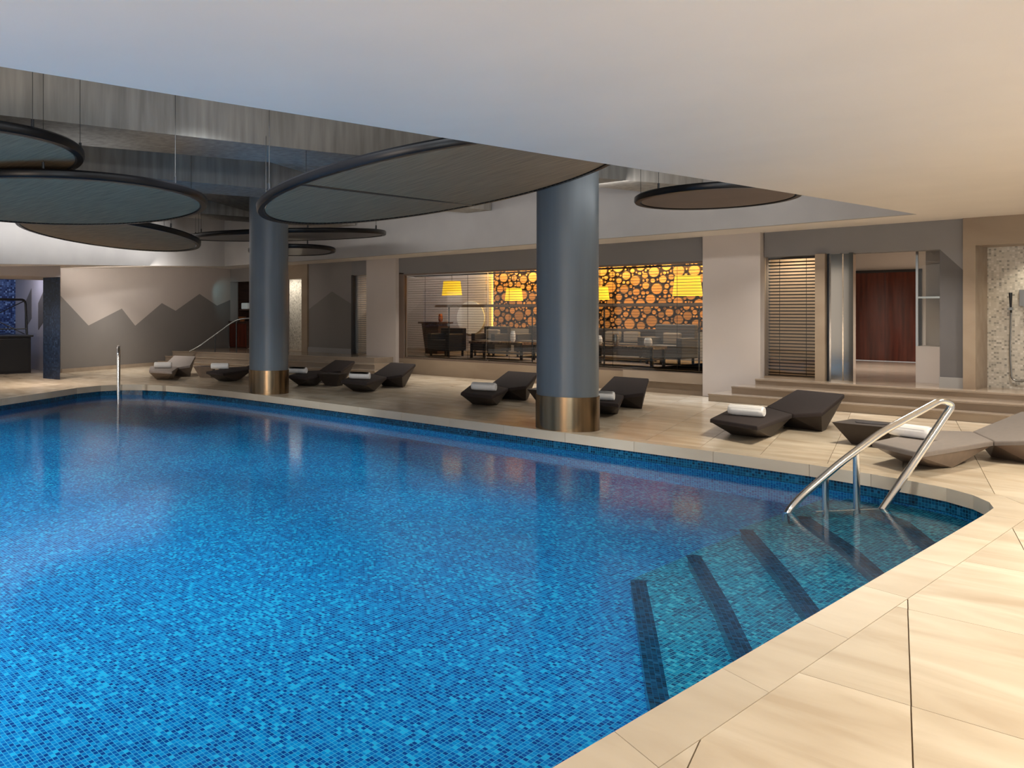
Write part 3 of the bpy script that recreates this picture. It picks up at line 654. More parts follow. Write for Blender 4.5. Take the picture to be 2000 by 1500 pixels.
def unit_log():
    bm = NB(); seg = 16
    rg = lambda r, y: [bm.verts.new((r * math.cos(2 * math.pi * k / seg), y, r * math.sin(2 * math.pi * k / seg))) for k in range(seg)]
    a, b, c = rg(1, 0), rg(1, -1), rg(.88, -1)
    for k in range(seg):
        bm.faces.new((a[k], a[(k + 1) % seg], b[(k + 1) % seg], b[k])).material_index = 1
        bm.faces.new((b[k], b[(k + 1) % seg], c[(k + 1) % seg], c[k])).material_index = 1
    bm.faces.new(c)
    bmesh.ops.recalc_face_normals(bm, faces=bm.faces)
    me = bpy.data.meshes.new('log_slice'); bm.to_mesh(me); bm.free(); me.materials.append(M['log_end']); me.materials.append(M['bark']); return me
UL = unit_log()
for (x, z, r) in PK[:280]:
    o = bpy.data.objects.new('log_slice', UL); C.objects.link(o); o.parent = lw; o.location = (x + 10.8, 0.02, z - 1.0); o.scale = (r, random.uniform(.05, .09), r); o.rotation_euler = (0, random.uniform(0, 6), 0)
bm = NB()
for (x, z, r) in PK[280:]: log_bm(bm, x, z, r, random.uniform(.04, .07), 8)
o = done('small_log_slices', bm, [M['log_end'], M['bark']], lw); rel(o); o['kind'] = 'stuff'
def hanging_lamp(x, y, z0, z1, r, lab):
    t = empty('pendant_lamp', (x, y, z0)); tag(t, lab, 'lamp', 'yellow shaded lamps in the lounge')
    bm = NB(); seg = 24; h = z1 - z0
    a = [bm.verts.new((r * math.cos(2 * math.pi * k / seg), r * math.sin(2 * math.pi * k / seg), 0)) for k in range(seg)]
    b = [bm.verts.new((r * .84 * math.cos(2 * math.pi * k / seg), r * .84 * math.sin(2 * math.pi * k / seg), h)) for k in range(seg)]
    for k in range(seg): bm.faces.new((a[k], a[(k + 1) % seg], b[(k + 1) % seg], b[k]))
    o = done('shade', bm, M['shade'], t, True)
    done('cord', tube(NB(), [(0, 0, h * .6), (0, 0, 3.0 - z0)], 0.006, 6), M['cord'], t)
    done('spreader', tube(NB(), [(-r * .84, 0, h - .01), (r * .84, 0, h - .01)], 0.005, 6), M['cord'], t)
    l = bpy.data.lights.new('bulb', 'POINT'); l.energy = 5; l.color = (1, .7, .3); l.shadow_soft_size = .05
    lo = bpy.data.objects.new('bulb', l); C.objects.link(lo); lo.parent = t; lo.location = (0, 0, h * .3)
hanging_lamp(-14.23, 18.0, 1.96, 2.33, .26, 'yellow pendant lamp hanging in front of the grey lounge wall')
hanging_lamp(-12.35, 18.0, 1.80, 2.10, .215, 'yellow pendant lamp by the left edge of the log wall')
hanging_lamp(-10.12, 18.0, 1.80, 2.09, .20, 'yellow pendant lamp just right of the nearer column, against the logs')
hanging_lamp(-8.16, 17.9, 1.86, 2.27, .28, 'large yellow pendant lamp with its glass reflection built in, beside the broad pilaster')  # shape also takes in the lamp's reflection in the window glass
def sofa(name, x, y, wdt, dep, hb, m, lab, cat, legs=True, cush=0, rz=0.0, group=None):
    t = empty(name, (x, y, PZ), rz); tag(t, lab, cat, group); h = wdt / 2
    box('seat', -h + .1, -dep / 2, .14, h - .1, dep / 2 - .12, .42, m, t, .02); box('backrest', -h, dep / 2 - .16, .14, h, dep / 2, hb, m, t, .02)
    for s in (-1, 1): box('armrest', s * (h - .06) - .06, -dep / 2, .14, s * (h - .06) + .06, dep / 2 - .1, .58, m, t, .02)
    for sx in (-1, 1):
        for sy in (-1, 1): box('leg', sx * (h - .08) - .02, sy * (dep / 2 - .06) - .02, 0, sx * (h - .08) + .02, sy * (dep / 2 - .06) + .02, .15, M['dark_metal'], t)
    for k in range(cush):
        cx = (k - (cush - 1) / 2) * .45
        o = box('cushion', cx - .18, dep / 2 - .32, .43, cx + .18, dep / 2 - .2, .68, M['cushion'], t, .03)
    return t
sofa('armchair', -13.3, 18.4, .72, .7, .76, M['leather'], 'dark brown armchair with a tan cushion below the first pendant lamp', 'armchair', cush=1)
sofa('sofa', -11.95, 18.9, 1.5, .8, .78, M['leather'], 'dark brown sofa standing before the left part of the log wall', 'sofa', cush=1)
sofa('sofa', -10.2, 19.0, 1.5, .8, .74, M['leather'], 'dark sofa with two tan cushions right of the nearer column', 'sofa', cush=2)
sofa('armchair', -8.85, 18.6, .85, .75, .86, M['grey_cloth'], 'grey fabric armchair near the large pendant lamp', 'armchair', cush=1)
sofa('armchair', -14.0, 17.5, .7, .7, .72, M['jet_black'], 'black armchair close to the glass at the left of the low table', 'armchair')
def low_table(x, y, wdt, dep, lab):
    t = empty('low_table', (x, y, PZ)); tag(t, lab, 'table'); h = wdt / 2
    box('tabletop', -h, -dep / 2, .36, h, dep / 2, .42, M['table_top'], t, .006); box('shelf', -h + .04, -dep / 2 + .04, .14, h - .04, dep / 2 - .04, .16, M['dark_wood'], t)
    for sx in (-1, 1):
        for sy in (-1, 1): box('leg', sx * (h - .05) - .025, sy * (dep / 2 - .05) - .025, 0, sx * (h - .05) + .025, sy * (dep / 2 - .05) + .025, .36, M['dark_metal'], t)
low_table(-12.3, 17.45, 1.5, .6, 'low dark veined table behind the window beside the armchairs')
low_table(-9.25, 17.45, 1.5, .6, 'low dark veined table behind the window right of the nearer column')
def vase(x, y, z, r, h, m, lab, cat, group=None):
    bm = NB(); seg = 16; prof = [(.6, 0), (1, .25), (.95, .7), (.7, 1.0)]; rings = []
    for a, b in prof: rings.append([bm.verts.new((r * a * math.cos(2 * math.pi * k / seg), r * a * math.sin(2 * math.pi * k / seg), h * b)) for k in range(seg)])
    bm.faces.new(rings[0][::-1])
    for A, Q in zip(rings[:-1], rings[1:]):
        for k in range(seg): bm.faces.new((A[k], A[(k + 1) % seg], Q[(k + 1) % seg], Q[k]))
    o = done(cat, bm, m, None, True); o.location = (x, y, z); tag(o, lab, cat, group); return o
vase(-9.85, 17.45, .81, .09, .2, M['white'], 'pale glazed jar at the left of the right low table', 'jar')
vase(-9.45, 17.45, .81, .07, .24, M['steel'], 'slim steel jar in the middle of the right low table', 'jar')
vase(-8.75, 17.45, .81, .08, .18, M['white'], 'squat pale jar at the right of the right low table', 'jar')
vase(-12.0, 17.45, .81, .06, .26, M['white'], 'tall pale jar on the left low table', 'jar')
t = empty('reception_stand', (-15.0, 18.3, PZ)); tag(t, 'dark wooden tapering reception stand seen through the left blind', 'stand')
rel(done('body', prism2(NB(), [(-15.2, 18.1, PZ), (-14.8, 18.1, PZ), (-14.8, 18.5, PZ), (-15.2, 18.5, PZ)], [(-15.3, 18.05, 1.2), (-14.72, 18.05, 1.2), (-14.72, 18.55, 1.2), (-15.3, 18.55, 1.2)]), M['dark_wood'], t)); rel(box('top', -15.38, 18.0, 1.2, -14.66, 18.6, 1.25, M['dark_wood'], t))
vase(-14.85, 18.3, 1.25, .06, .22, M['copper'], 'small copper ornament standing on the reception stand', 'ornament')
bm = tube(NB(), [(-15.35, 20.25, 1.35), (-15.35, 20.29, 1.35)], 0.48, 32); o = done('round_panel', bm, M['white']); tag(o, 'large pale round wall disc behind the reception stand', 'wall disc')  # plain pale disc on the back wall
t = empty('partition_rail', (-10.5, 17.0, PZ)); tag(t, 'tan wooden rail on thin black posts running behind the lounge window', 'railing')
rel(box('top_rail', -13.95, 16.97, 1.635, -7.38, 17.03, 1.70, M['table_tan'], t))
for u in [-13.53, -11.18, -9.46, -7.53]: rel(done('post', tube(NB(), [(u, 17.0, PZ), (u, 17.0, 1.64)], .016, 8), M['dark_metal'], t))

# ------------------------------------------------------------------ lobby
wallp('wall_lobby', [(-7.1, 0.39, -6.98, 3.0, 'plaster', 23.68, 23.8), (-5.70, 0.39, -3.2, 3.0, 'plaster', 23.68, 23.8), (-6.98, 2.44, -5.70, 3.0, 'plaster', 23.68, 23.8), (-7.15, 0.39, -7.05, 3.0, 'plaster', 16.6, 23.8),
                     (-3.7, 0.39, -3.6, 3.0, 'plaster', 16.5, 23.8), (-7.1, 2.88, -3.6, 3.0, 'plaster', 16.5, 23.8)])
d = empty('door_1', (-6.34, 23.66, PZ)); tag(d, kind='structure')
for k in range(2): rel(box('leaf', -6.96 + .625 * k, 23.62, PZ + .01, -6.96 + .625 * (k + 1) - .005, 23.67, 2.43, M['door_wood'], d))
bm = NB(); B(bm, -7.02, 23.6, PZ, -6.96, 23.7, 2.48); B(bm, -5.72, 23.6, PZ, -5.66, 23.7, 2.48); B(bm, -7.02, 23.6, 2.43, -5.66, 23.7, 2.49); rel(done('door_frame', bm, M['dark_metal'], d))
t = empty('mirrored_screen', (-4.95, 16.3, PZ)); tag(t, 'tall mirrored screen with slim metal posts beside the lobby blind', 'screen')
rel(box('mirror', -5.12, 16.22, PZ, -4.80, 16.26, 2.49, M['chrome_warm'], t)); rel(box('post', -5.13, 16.18, PZ, -5.10, 16.28, 2.49, M['dark_metal'], t)); rel(box('post', -4.82, 16.16, PZ, -4.76, 16.28, 2.49, M['chrome_warm'], t)); rel(box('post', -4.95, 16.19, PZ, -4.92, 16.28, 2.49, M['chrome_warm'], t))

t = empty('glass_cabinet', (-3.9, 17.2, PZ)); tag(t, 'tall glass display case with steel frame on a beige plinth by the lobby opening', 'display case')
rel(box('plinth', -4.15, 17.0, PZ, -3.72, 17.5, .98, M['wall_pale'], t)); rel(box('back_panel', -4.13, 17.46, .98, -3.74, 17.48, 2.6, M['wall_pale'], t))
for x in (-4.15, -3.76): rel(box('post', x, 17.0, .98, x + .03, 17.03, 2.6, M['chrome'], t))
for z in (1.75, 2.57): rel(box('shelf', -4.13, 17.02, z, -3.74, 17.46, z + .03, M['chrome'], t))
rel(box('pane', -4.12, 17.01, .98, -3.76, 17.018, 2.57, M['glass'], t))

# ------------------------------------------------------------------ ceiling
def zl(x, y): return 2.47 + (y - 6.46) * 0.0468
def zf(x, y): return 2.92 + max(-0.05, min(0.0, (x + 3.65) * 0.0047))
EDGE = [(-5.2, -6.0), (-4.74, 0.0), (-4.605, 1.85), (-4.526, 3.0), (-4.40, 4.5), (-4.226, 6.9), (-4.01, 9.46), (-3.732, 13.32), (-3.64, 14.85)]
bm = NB()
for a, b in zip(EDGE[:-1], EDGE[1:]): prism(bm, [a, (5.0, a[1]), (5.0, b[1]), b], 2.92, 3.16)
FE = [(-3.64, 14.85), (-5.6, 14.95), (-8.4, 15.0), (-11.6, 15.05), (-14.4, 15.05), (-20.2, 15.0)]
F2 = [(x, y + .03) for x, y in FE]
prism(bm, [(-3.64, 14.85), (5.0, 14.85), (5.0, 16.6), (-3.64, 16.6)], 2.92, 3.16)
for a, b in zip(F2[:-1], F2[1:]): prism(bm, [b, a, (a[0], 16.6), (b[0], 16.6)], zf, lambda x, y: zf(x, y) + .24)
LE = [(-20.2, 15.0), (-18.15, 10.4), (-16.1, 6.46), (-14.8, 4.0)]
for a, b in zip(LE[:-1], LE[1:]): prism(bm, [(b[0] - .03, b[1]), (a[0] - .03, a[1]), (-24.5, a[1]), (-24.5, b[1])], zl, lambda x, y: zl(x, y) + .24)
prism(bm, [(-20.2, 15.0), (-20.2, 16.6), (-24.5, 16.6), (-24.5, 15.0)], lambda x, y: min(2.87, zl(x, y)), 3.16)
o = done('ceiling', bm, M['plaster']); tag(o, kind='structure')
# upstand walls of the recess
bm = NB()
for a, b in zip(FE[:-1], FE[1:]): prism(bm, [b, a, (a[0], a[1] + .12), (b[0], b[1] + .12)], lambda x, y: zf(x, y) - .001, 4.4)
for a, b in zip(LE[:-1], LE[1:]): prism(bm, [b, a, (a[0] - .12, a[1] + .04), (b[0] - .12, b[1] + .04)], lambda x, y: zl(x, y) - .001, 4.4)
o = done('trim_5', bm, M['concrete_pale']); tag(o, kind='structure')
bm = NB(); B(bm, -26, -6, 4.4, 5, 17, 4.6); o = done('ceiling_slab', bm, M['concrete']); tag(o, kind='structure')
beams = [([(-8.97, 2.4), (-8.19, 7.85), (-7.14, 12.7), (-6.56, 14.95)], [(-10.3, 2.4), (-9.25, 7.75), (-7.75, 13.4), (-7.45, 14.95)]),
         ([(-12.0, 2.4), (-11.5, 7.4), (-11.2, 10.0), (-10.84, 15.0)], [(-13.3, 2.4), (-12.5, 8.2), (-12.2, 10.3), (-11.45, 15.0)]),
         ([(-15.4, 4.0), (-15.1, 9.5), (-14.95, 12.0), (-14.8, 15.0)], [(-16.4, 4.0), (-16.0, 9.5), (-15.85, 12.0), (-15.55, 15.0)])]
for k, (nr, fr) in enumerate(beams):
    bm = NB()
    for i in range(3): prism(bm, [nr[i], nr[i + 1], fr[i + 1], fr[i]][::-1], 3.65, 4.4)
    bmesh.ops.remove_doubles(bm, verts=bm.verts, dist=1e-4)
    o = done('ceiling_beam', bm, M['concrete'])
    tag(o, ['streaked concrete ceiling beam nearest the low white ceiling', 'streaked concrete ceiling beam in the middle of the recess', 'streaked concrete ceiling beam furthest from the low white ceiling'][k], 'beam', kind='structure')
# sloping slab soffits between the beams
def pocket(x0a, x1a, x0b, x1b, ya, za, yb, zb):
    bm = NB(); prism2(bm, [(x0a, ya, za), (x1a, ya, za), (x1b, yb, zb), (x0b, yb, zb)], [(x0a, ya, za + .1), (x1a, ya, za + .1), (x1b, yb, zb + .1), (x0b, yb, zb + .1)])
    o = done('ceiling_pocket', bm, M['concrete']); tag(o, kind='structure')
pocket(-11.25, -9.0, -10.95, -7.6, 8.6, 4.19, 12.2, 3.66)
pocket(-15.05, -12.35, -14.95, -12.0, 10.0, 4.06, 12.5, 3.66)

# ------------------------------------------------------------------ columns
def column(x, y, r, lab):
    t = empty('column', (x, y, 0)); tag(t, lab, 'column', kind='structure')
    done('shaft', cyl(NB(), (0, 0), r, 0.44, 4.4, 64), M['column'], t, True)
    done('base_sleeve', cyl(NB(), (0, 0), r + .012, 0.0, 0.44, 64), M['brass'], t, True)
column(-6.23, 10.27, .385, 'thick blue grey round column with bronze base in front of the lounge window')
column(-12.42, 10.27, .37, 'blue grey round column with bronze base near the far left corner of the pool')

# ------------------------------------------------------------------ hanging discs
def disc(c, r, tilt, lab, wires, fab='fabric', seam=None, z_up=3.65):
    nrm = Vector((-tilt[0], -tilt[1], 1)).normalized()
    t = bpy.data.objects.new('ceiling_disc', None); C.objects.link(t); t.location = c; t.rotation_euler = Vector((0, 0, 1)).rotation_difference(nrm).to_euler(); t.empty_display_size = .1
    tag(t, lab, 'ceiling disc', 'round fabric discs hung from the ceiling')
    seg = 96; bm = NB()
    prof = [(-.035, .0), (.03, .0), (.045, .02), (.045, .075), (.025, .095), (-.02, .095), (-.035, .07)]
    rings = [[bm.verts.new(((r + p[0]) * math.cos(2 * math.pi * k / seg), (r + p[0]) * math.sin(2 * math.pi * k / seg), p[1])) for p in prof] for k in range(seg)]
    for k in range(seg):
        A, Q = rings[k], rings[(k + 1) % seg]
        for j in range(len(prof)): bm.faces.new((A[j], A[(j + 1) % len(prof)], Q[(j + 1) % len(prof)], Q[j]))
    done('rim', bm, M['rim_metal'], t, True)
    bm = NB(); ri = r - .055; lo = []; hi = []
    for k in range(seg): a = 2 * math.pi * k / seg; lo.append((ri * math.cos(a), ri * math.sin(a), .012)); hi.append((ri * math.cos(a), ri * math.sin(a), .03))
    prism2(bm, lo, hi); done('panel', bm, M[fab], t)
    if fab == 'fabric':
        bm = NB(); n = int(r * 90)
        for k in range(n):
            a = 2 * math.pi * k / n; ca, sa = math.cos(a), math.sin(a); p = Vector((ca * (r - .06), sa * (r - .06), .008)); q = Vector((ca * (r - .01), sa * (r - .01), -.002)); s = Vector((-sa, ca, 0)) * .006
            f = bm.faces.new([bm.verts.new(x) for x in (p - s, p + s, q + s, q - s)])
        o = done('lacing', bm, M['cord'], t); o['kind'] = 'stuff'
    if seam is not None:
        a0, a1 = seam; p = Vector((math.cos(a0), math.sin(a0), 0)) * (r - .03); q = Vector((math.cos(a1), math.sin(a1), 0)) * (r - .03)
        done('seam_bar', tube(NB(), [p + Vector((0, 0, .012)), q + Vector((0, 0, .012))], .016, 8), M['dark_metal'], t)
    mw = Matrix.Translation(Vector(c)) @ t.rotation_euler.to_matrix().to_4x4(); inv = mw.inverted()
    for a, zt in wires:
        p = Vector((r * math.cos(a), r * math.sin(a), .1)); top = mw @ p; top.z = zt
        hg = done('hanger', tube(NB(), [p, inv @ top], .0035, 6), M['cord'], t)
        done('clip', tube(NB(), [p, p + (inv @ top - p).normalized() * .07], .016, 8), M['dark_metal'], hg)
    return t
disc((-6.3, 7.66, 2.95), 2.0, (.13, .067), 'large tilted grey disc with a dark seam, hung between the columns', [(R(150), 3.66), (R(185), 4.4), (R(215), 3.66), (R(250), 4.4), (R(60), 4.4)], seam=(R(-92.3), R(115.2)))
disc((-10.07, 4.81, 2.9), 1.88, (.027, -.019), 'wide grey laced disc hung at the left over the water', [(R(20), 4.4), (R(80), 4.4), (R(-30), 4.4), (R(200), 3.66)])
disc((-8.95, 2.75, 3.1), 1.62, (.03, .02), 'grey disc cut by the left edge of the view, above the wide laced disc', [(R(60), 4.4), (R(20), 4.4), (R(110), 4.4)])
disc((-13.62, 7.52, 2.9), 1.62, (-.01, -.126), 'grey tilted disc hung below and behind the wide laced disc', [(R(60), 4.4), (R(110), 4.4), (R(10), 4.4)])
disc((-5.48, 12.88, 3.15), 1.02, (.008, -.026), 'smooth taupe disc half hidden by the low white ceiling on the right', [(R(190), 4.4), (R(250), 4.4)], 'fabric_smooth')
disc((-14.06, 12.16, 3.15), 2.08, (-.023, .04), 'thin looking disc seen almost edge on behind the far column', [(R(20), 4.4), (R(-30), 4.4), (R(-60), 4.4), (R(-100), 4.4), (R(-140), 4.4)], 'fabric_silver')
disc((-14.6, 12.75, 2.88), .95, (.016, -.022), 'smallest disc, low behind the far column', [(R(-20), 3.1), (R(200), 3.1), (R(100), 3.1)], 'fabric_silver')

# ------------------------------------------------------------------ loungers, towels, tables
LOC = dict(FL=(-.21, -1.38, .22), FR=(.45, -1.69, .22), WR=(.24, -.06, .22), BR=(.57, -.06, .27), HR=(.48, 1.05, .43), HL=(-.18, 1.3, .43), WL=(-.31, .58, .22), BL=(-.58, .19, .22))
def lounger_proto():
    P = {k: Vector(v) for k, v in LOC.items()}
    root = empty('sun_lounger', (0, 0, 0))
    dz = Vector((0, 0, -.045)); ins = lambda p, c: p + (c - p) * .02 + dz
    sc = (P['FL'] + P['FR'] + P['WR'] + P['BL']) / 4; bc = (P['WL'] + P['BR'] + P['HR'] + P['HL']) / 4
    top = [ins(P[k], sc) for k in ('FL', 'FR', 'WR', 'WL', 'BL')]
    bot = [Vector((-.12, -.99, 0)), Vector((.18, -1.03, 0)), Vector((.28, -.85, 0)), Vector((.05, -.25, 0)), Vector((-.3, -.1, 0)), Vector((-.33, -.3, 0))]
    done('seat_base', hull(NB(), top + bot), M['lounger'], root)
    top = [ins(P[k], bc) for k in ('WL', 'WR', 'BR', 'HR', 'HL')]
    bot = [Vector((.5, .16, 0)), Vector((.46, .42, 0)), Vector((.1, .78, 0)), Vector((-.1, .75, 0)), Vector((.0, .35, 0))]
    done('back_base', hull(NB(), top + bot), M['lounger'], root)
    def pad(name, keys, th=.05):
        pts = [P[k] for k in keys]; bm = NB(); lo = [bm.verts.new(p + Vector((0, 0, -.05))) for p in pts]; hi = [bm.verts.new(p) for p in pts]; n = len(pts)
        bm.faces.new(lo[::-1]); bm.faces.new(hi)
        for i in range(n): bm.faces.new((lo[i], lo[(i + 1) % n], hi[(i + 1) % n], hi[i]))
        bmesh.ops.recalc_face_normals(bm, faces=bm.faces)
        ed = [e for e in bm.edges if all(v in hi for v in e.verts)] + [e for e in bm.edges if (e.verts[0] in hi) != (e.verts[1] in hi)]
        bmesh.ops.bevel(bm, geom=ed, offset=.022, segments=3, affect='EDGES', profile=.6)
        return done(name, bm, M['lounger_pad'], root, True)
    pad('seat_cushion', ('FL', 'FR', 'WR', 'WL', 'BL')); pad('back_cushion', ('WL', 'WR', 'BR', 'HR', 'HL'))
    return root
def copy_tree(o, parent=None):
    c = o.copy(); C.objects.link(c); c.parent = parent
    for ch in list(o.children): copy_tree(ch, c)
    return c
proto = lounger_proto()
spec = [(-4.53, 12.37, 0, 1.0, 'dark brown lounger with white towel, in front of the entrance steps', 'dark'),
        (-16.97, 10.99, 44, .9, 'tan lounger with white towel near the left mural wall', 'tan'),
        (-15.47, 12.07, 21, .95, 'dark brown lounger partly hidden on the left side of the far column', 'dark'),
        (-13.51, 12.63, 22, .87, 'dark brown lounger just right of the far column', 'dark'),
        (-11.98, 12.76, 22, .98, 'dark brown lounger with white towel, in front of the narrow pilaster', 'dark'),
        (-8.97, 12.57, 18, .92, 'dark brown lounger just left of the nearer column', 'dark'),
        (-7.1, 12.94, 18, .88, 'dark brown lounger partly hidden behind the right of the nearer column', 'dark'),
        (-2.33, 11.5, -17, .92, 'taupe lounger with tan sides behind the pool handrail', 'taupe')]
PADS = {'tan': ('lounger_tan', 'lounger_tan_pad'), 'taupe': ('taupe_base', 'taupe_pad')}
for i, (x, y, a, s, lab, kind) in enumerate(spec):
    o = proto if i == 0 else copy_tree(proto)
    o.location = (x, y, 0); o.rotation_euler = (0, 0, R(a)); o.scale = (s, s, 1); tag(o, lab, 'sun lounger', 'faceted sun loungers along the pool')
    if kind in PADS:
        for ch in o.children:
            ch.data = ch.data.copy(); ch.data.materials.clear(); ch.data.materials.append(M[PADS[kind][1 if 'cushion' in ch.name else 0]])
def towel_mesh():
    L, r = .40, .068; bm = NB(); seg = 20; nx = 9; rings = []
    for i in range(nx):
        x = -L / 2 + L * i / (nx - 1); e = 1 - .10 * (abs(i - (nx - 1) / 2) / ((nx - 1) / 2)) ** 6
        rings.append([bm.verts.new((x, r * e * math.cos(2 * math.pi * k / seg) * 1.06, r + r * e * math.sin(2 * math.pi * k / seg) * .97)) for k in range(seg)])
    for A, Q in zip(rings[:-1], rings[1:]):
        for k in range(seg): bm.faces.new((A[k], A[(k + 1) % seg], Q[(k + 1) % seg], Q[k]))
    for rg, sgn in ((rings[0], 1), (rings[-1], -1)):
        prev = rg
        for f, dx in ((.8, -.004), (.62, .012), (.45, -.004), (.2, .010)):
            nw = [bm.verts.new((v.co.x * 0 + rg[0].co.x + sgn * dx, v.co.y * f, r + (v.co.z - r) * f)) for v in rg]
            for k in range(seg): bm.faces.new((prev[k], prev[(k + 1) % seg], nw[(k + 1) % seg], nw[k]))
            prev = nw
        bm.faces.new(prev)
    bmesh.ops.recalc_face_normals(bm, faces=bm.faces)
    me = bpy.data.meshes.new('rolled_towel'); bm.to_mesh(me); bm.free(); me.materials.append(M['towel'])
    for p in me.polygons: p.use_smooth = True
    return me
def flap_mesh():
    bm = NB(); r = .068; pts = []
    for k in range(5): a = R(150 - k * 22); pts.append((math.cos(a) * (r * 1.06 + .004), r + math.sin(a) * (r * .97 + .004)))
    for x in (-.19, .19): pass
    A = [bm.verts.new((-.19, p[0], p[1])) for p in pts]; Q = [bm.verts.new((.19, p[0], p[1])) for p in pts]
    for k in range(4): bm.faces.new((A[k], A[k + 1], Q[k + 1], Q[k]))
    r2 = bmesh.ops.solidify(bm, geom=bm.faces[:], thickness=.005)
    me = bpy.data.meshes.new('towel_edge'); bm.to_mesh(me); bm.free(); me.materials.append(M['towel']); return me
TM, FM = towel_mesh(), flap_mesh()
tow = [(-4.56, 11.60, 3, 'on the dark lounger in front of the entrance steps'), (-16.72, 10.64, 50, 'on the tan lounger by the mural wall'), (-15.62, 11.47, 45, 'on the lounger left of the far column'), (-13.52, 11.98, 25, 'on the lounger right of the far column'),
       (-11.66, 11.94, 30, 'on the lounger before the narrow pilaster'), (-8.70, 11.84, 18, 'on the lounger left of the nearer column'), (-6.72, 11.95, 20, 'on the lounger behind the right of the nearer column'), (-2.72, 10.98, -20, 'on the taupe lounger behind the handrail')]
for (x, y, a, lab) in tow:
    o = link('rolled_towel', TM, []); o.location = (x, y, .221); o.rotation_euler = (0, 0, R(a)); tag(o, 'rolled white towel lying ' + lab, 'towel', 'rolled towels on the loungers')
    f = link('towel_edge', FM, [], o)
def side_table():
    t = empty('side_table', (0, 0, 0))
    done('body', prism2(NB(), [(-.14, -.12, 0), (.2, -.16, 0), (.2, .16, 0), (-.1, .18, 0)], [(-.3, -.25, .25), (.3, -.28, .25), (.27, .27, .25), (-.26, .3, .25)]), M['lounger'], t, bevel=.004)
    bm = cyl(NB(), (.02, 0), .13, .2505, .256, 28); bm2 = done('tray_well', bm, M['jet_black'], t); bm2.scale = (1.25, .8, 1)
    return t
tp = side_table()
for i, (x, y, a, s, lab) in enumerate([(-3.3, 11.75, 0, 1.0, 'dark faceted side table beside the taupe lounger'), (-16.3, 11.55, 40, .8, 'tan faceted side table between the two leftmost loungers'), (-12.78, 12.28, 22, .85, 'dark faceted side table between the two loungers right of the far column'), (-8.02, 12.66, 18, .95, 'dark faceted side table half hidden by the nearer column')]):
    o = tp if i == 0 else copy_tree(tp)
    o.location = (x, y, 0); o.rotation_euler = (0, 0, R(a)); o.scale = (s, s, 1); tag(o, lab, 'side table', 'side tables between the loungers')
    if i == 1:
        for ch in o.children:
            if ch.name.startswith('body'): ch.data = ch.data.copy(); ch.data.materials.clear(); ch.data.materials.append(M['lounger_tan'])

# ------------------------------------------------------------------ handrails
hr = empty('pool_handrail', (-2.7, 9.2, -.33)); tag(hr, 'polished steel handrail bent over the pool corner steps', 'handrail')
rail = fillet([(-2.951, 8.32, -.72), (-2.951, 8.32, -0.232), (-2.884, 8.439, -0.093), (-2.69, 8.788, 0.198), (-2.487, 9.15, 0.461), (-2.181, 9.694, 0.744), (-2.12, 9.801, 0.7), (-2.5, 9.128, -.28)], .10, 8)
rel(done('rail', tube(NB(), rail, .031, 16), M['chrome'], hr, True))
rel(done('post', tube(NB(), [(-2.76, 8.662, 0.089), (-2.76, 8.662, -.54)], .026, 12), M['chrome'], hr, True))
rel(done('post', tube(NB(), [(-2.609, 8.932, 0.302), (-2.604, 8.941, -.35)], .026, 12), M['chrome'], hr, True))
rel(done('foot_bar', tube(NB(), [(-2.81, 8.573, -.245), (-2.5, 9.128, -.245)], .02, 10), M['chrome'], hr, True))
lr = empty('pool_ladder_rail', (-14.1, 8.0, -.2)); tag(lr, 'slim upright chrome rail rising from the water at the far left', 'handrail')
lp = fillet([(-14.14, 8.0, -.75), (-14.14, 8.0, .86), (-14.75, 8.36, .86), (-14.75, 8.36, -.3)], .2, 6)
rel(done('rail', tube(NB(), lp, .03, 14), M['chrome'], lr, True))
sr = empty('stair_handrail', (-19.0, 15.0, .39)); tag(sr, 'curved dark steel stair handrail on the corner steps beside the far column', 'handrail')
sp = fillet([(-19.9, 13.55, .40), (-19.7, 13.75, .55), (-19.2, 14.7, 1.32), (-18.7, 15.5, 1.36), (-18.7, 15.5, .39)], .25, 6)
rel(done('rail', tube(NB(), sp, .024, 12), M['steel'], sr, True)); rel(done('post', tube(NB(), [(-19.2, 14.68, 1.28), (-19.2, 14.68, .39)], .02, 10), M['dark_metal'], sr, True)); rel(done('post', tube(NB(), [(-19.5, 14.15, .88), (-19.5, 14.15, .39)], .02, 10), M['dark_metal'], sr, True))

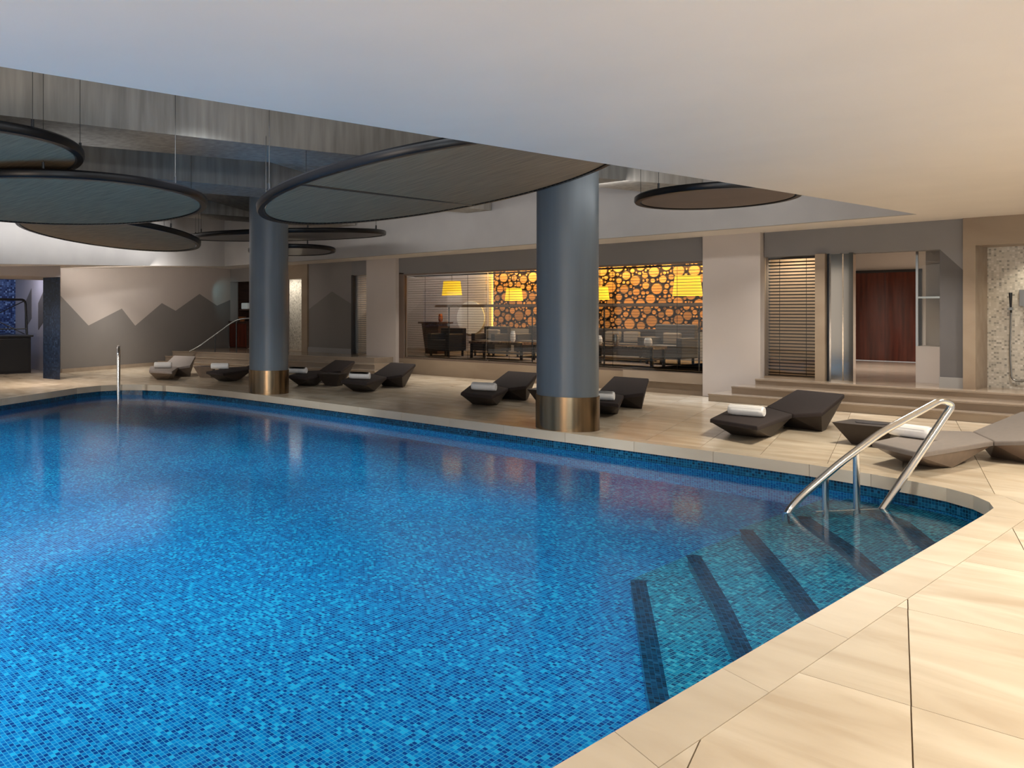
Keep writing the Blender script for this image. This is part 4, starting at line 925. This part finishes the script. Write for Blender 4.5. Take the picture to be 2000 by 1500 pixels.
# ------------------------------------------------------------------ spa room at the left
bm = NB(); prism(bm, [(-19.77, 9.41), (-17.64, 8.5), (-17.2, 4.0), (-19.4, 4.0)][::-1], 2.31, lambda x, y: zl(x, y) + .02); o = done('trim_6', bm, M['paint_light']); tag(o, kind='structure')
q = []
for (a, b) in (((-18.24, 8.36), (-17.64, 8.49)), ((-17.64, 8.49), (-18.0, 8.66)), ((-18.0, 8.66), (-18.55, 8.52)), ((-18.55, 8.52), (-18.24, 8.36))):
    q.append(([(*a, 0), (*b, 0), (*b, 2.31), (*a, 2.31)], 0))
o = uvquad('pillar', q, M['navy_tile']); tag(o, 'dark navy tiled pillar at the opening of the blue spa room', 'pillar', kind='structure')
o = uvquad('wall_spa', [([(-22.4, 4.5, 0), (-22.4, 9.5, 0), (-22.4, 9.5, 3), (-22.4, 4.5, 3)], 0)], M['spa_tile']); tag(o, kind='structure')
bm = NB(); B(bm, -22.4, 9.45, 0, -19.7, 9.6, 3.0); o = done('wall_spa_side', bm, M['spa_white']); tag(o, kind='structure')
bm = NB()
for x0 in (-21.75, -20.9): prism2(bm, [(x0, 9.44, 1.05), (x0 + .42, 9.44, 1.35), (x0 + .42, 9.44, 2.15), (x0, 9.44, 1.75)], [(x0, 9.45, 1.05), (x0 + .42, 9.45, 1.35), (x0 + .42, 9.45, 2.15), (x0, 9.45, 1.75)])
o = done('trim_7', bm, M['paint_dark']); tag(o, kind='structure')
box('spa_floor', -23, 4.0, -.1, -19.2, 9.6, -.005, M['deck']); tag(bpy.data.objects['spa_floor'], kind='structure')
t = empty('spa_tub', (-20.8, 7.4, 0)); tag(t, 'black panelled raised spa tub in the blue room', 'spa tub')
rel(box('casing', -21.6, 5.0, 0, -20.02, 8.85, .90, M['jet_black'], t)); rel(box('rim', -21.65, 4.95, .898, -19.97, 8.9, .95, M['jet_black'], t, .01))
for k in range(3): rel(box('panel', -20.02, 5.1 + 1.25 * k, .06, -20.0, 6.27 + 1.25 * k, .86, M['dark_metal'], t, .004))
t = empty('spa_railing', (-20.1, 7.4, .95)); tag(t, 'dark metal guard railing with crossed braces on the spa tub', 'railing')
rel(done('top_rail', tube(NB(), fillet([(-20.1, 5.0, 1.83), (-20.1, 8.74, 1.83), (-20.1, 8.78, .952)], .12, 6), .03, 10), M['jet_black'], t, True))
rel(done('lower_rail', tube(NB(), [(-20.1, 5.0, 1.10), (-20.1, 8.76, 1.10)], .015, 8), M['jet_black'], t, True))
for (a, b) in ((5.3, 6.9), (6.95, 8.72)):
    rel(done('brace', tube(NB(), [(-20.1, a, .97), (-20.1, b, 1.8)], .012, 8), M['jet_black'], t)); rel(done('brace', tube(NB(), [(-20.1, a, 1.8), (-20.1, b, .97)], .012, 8), M['jet_black'], t))
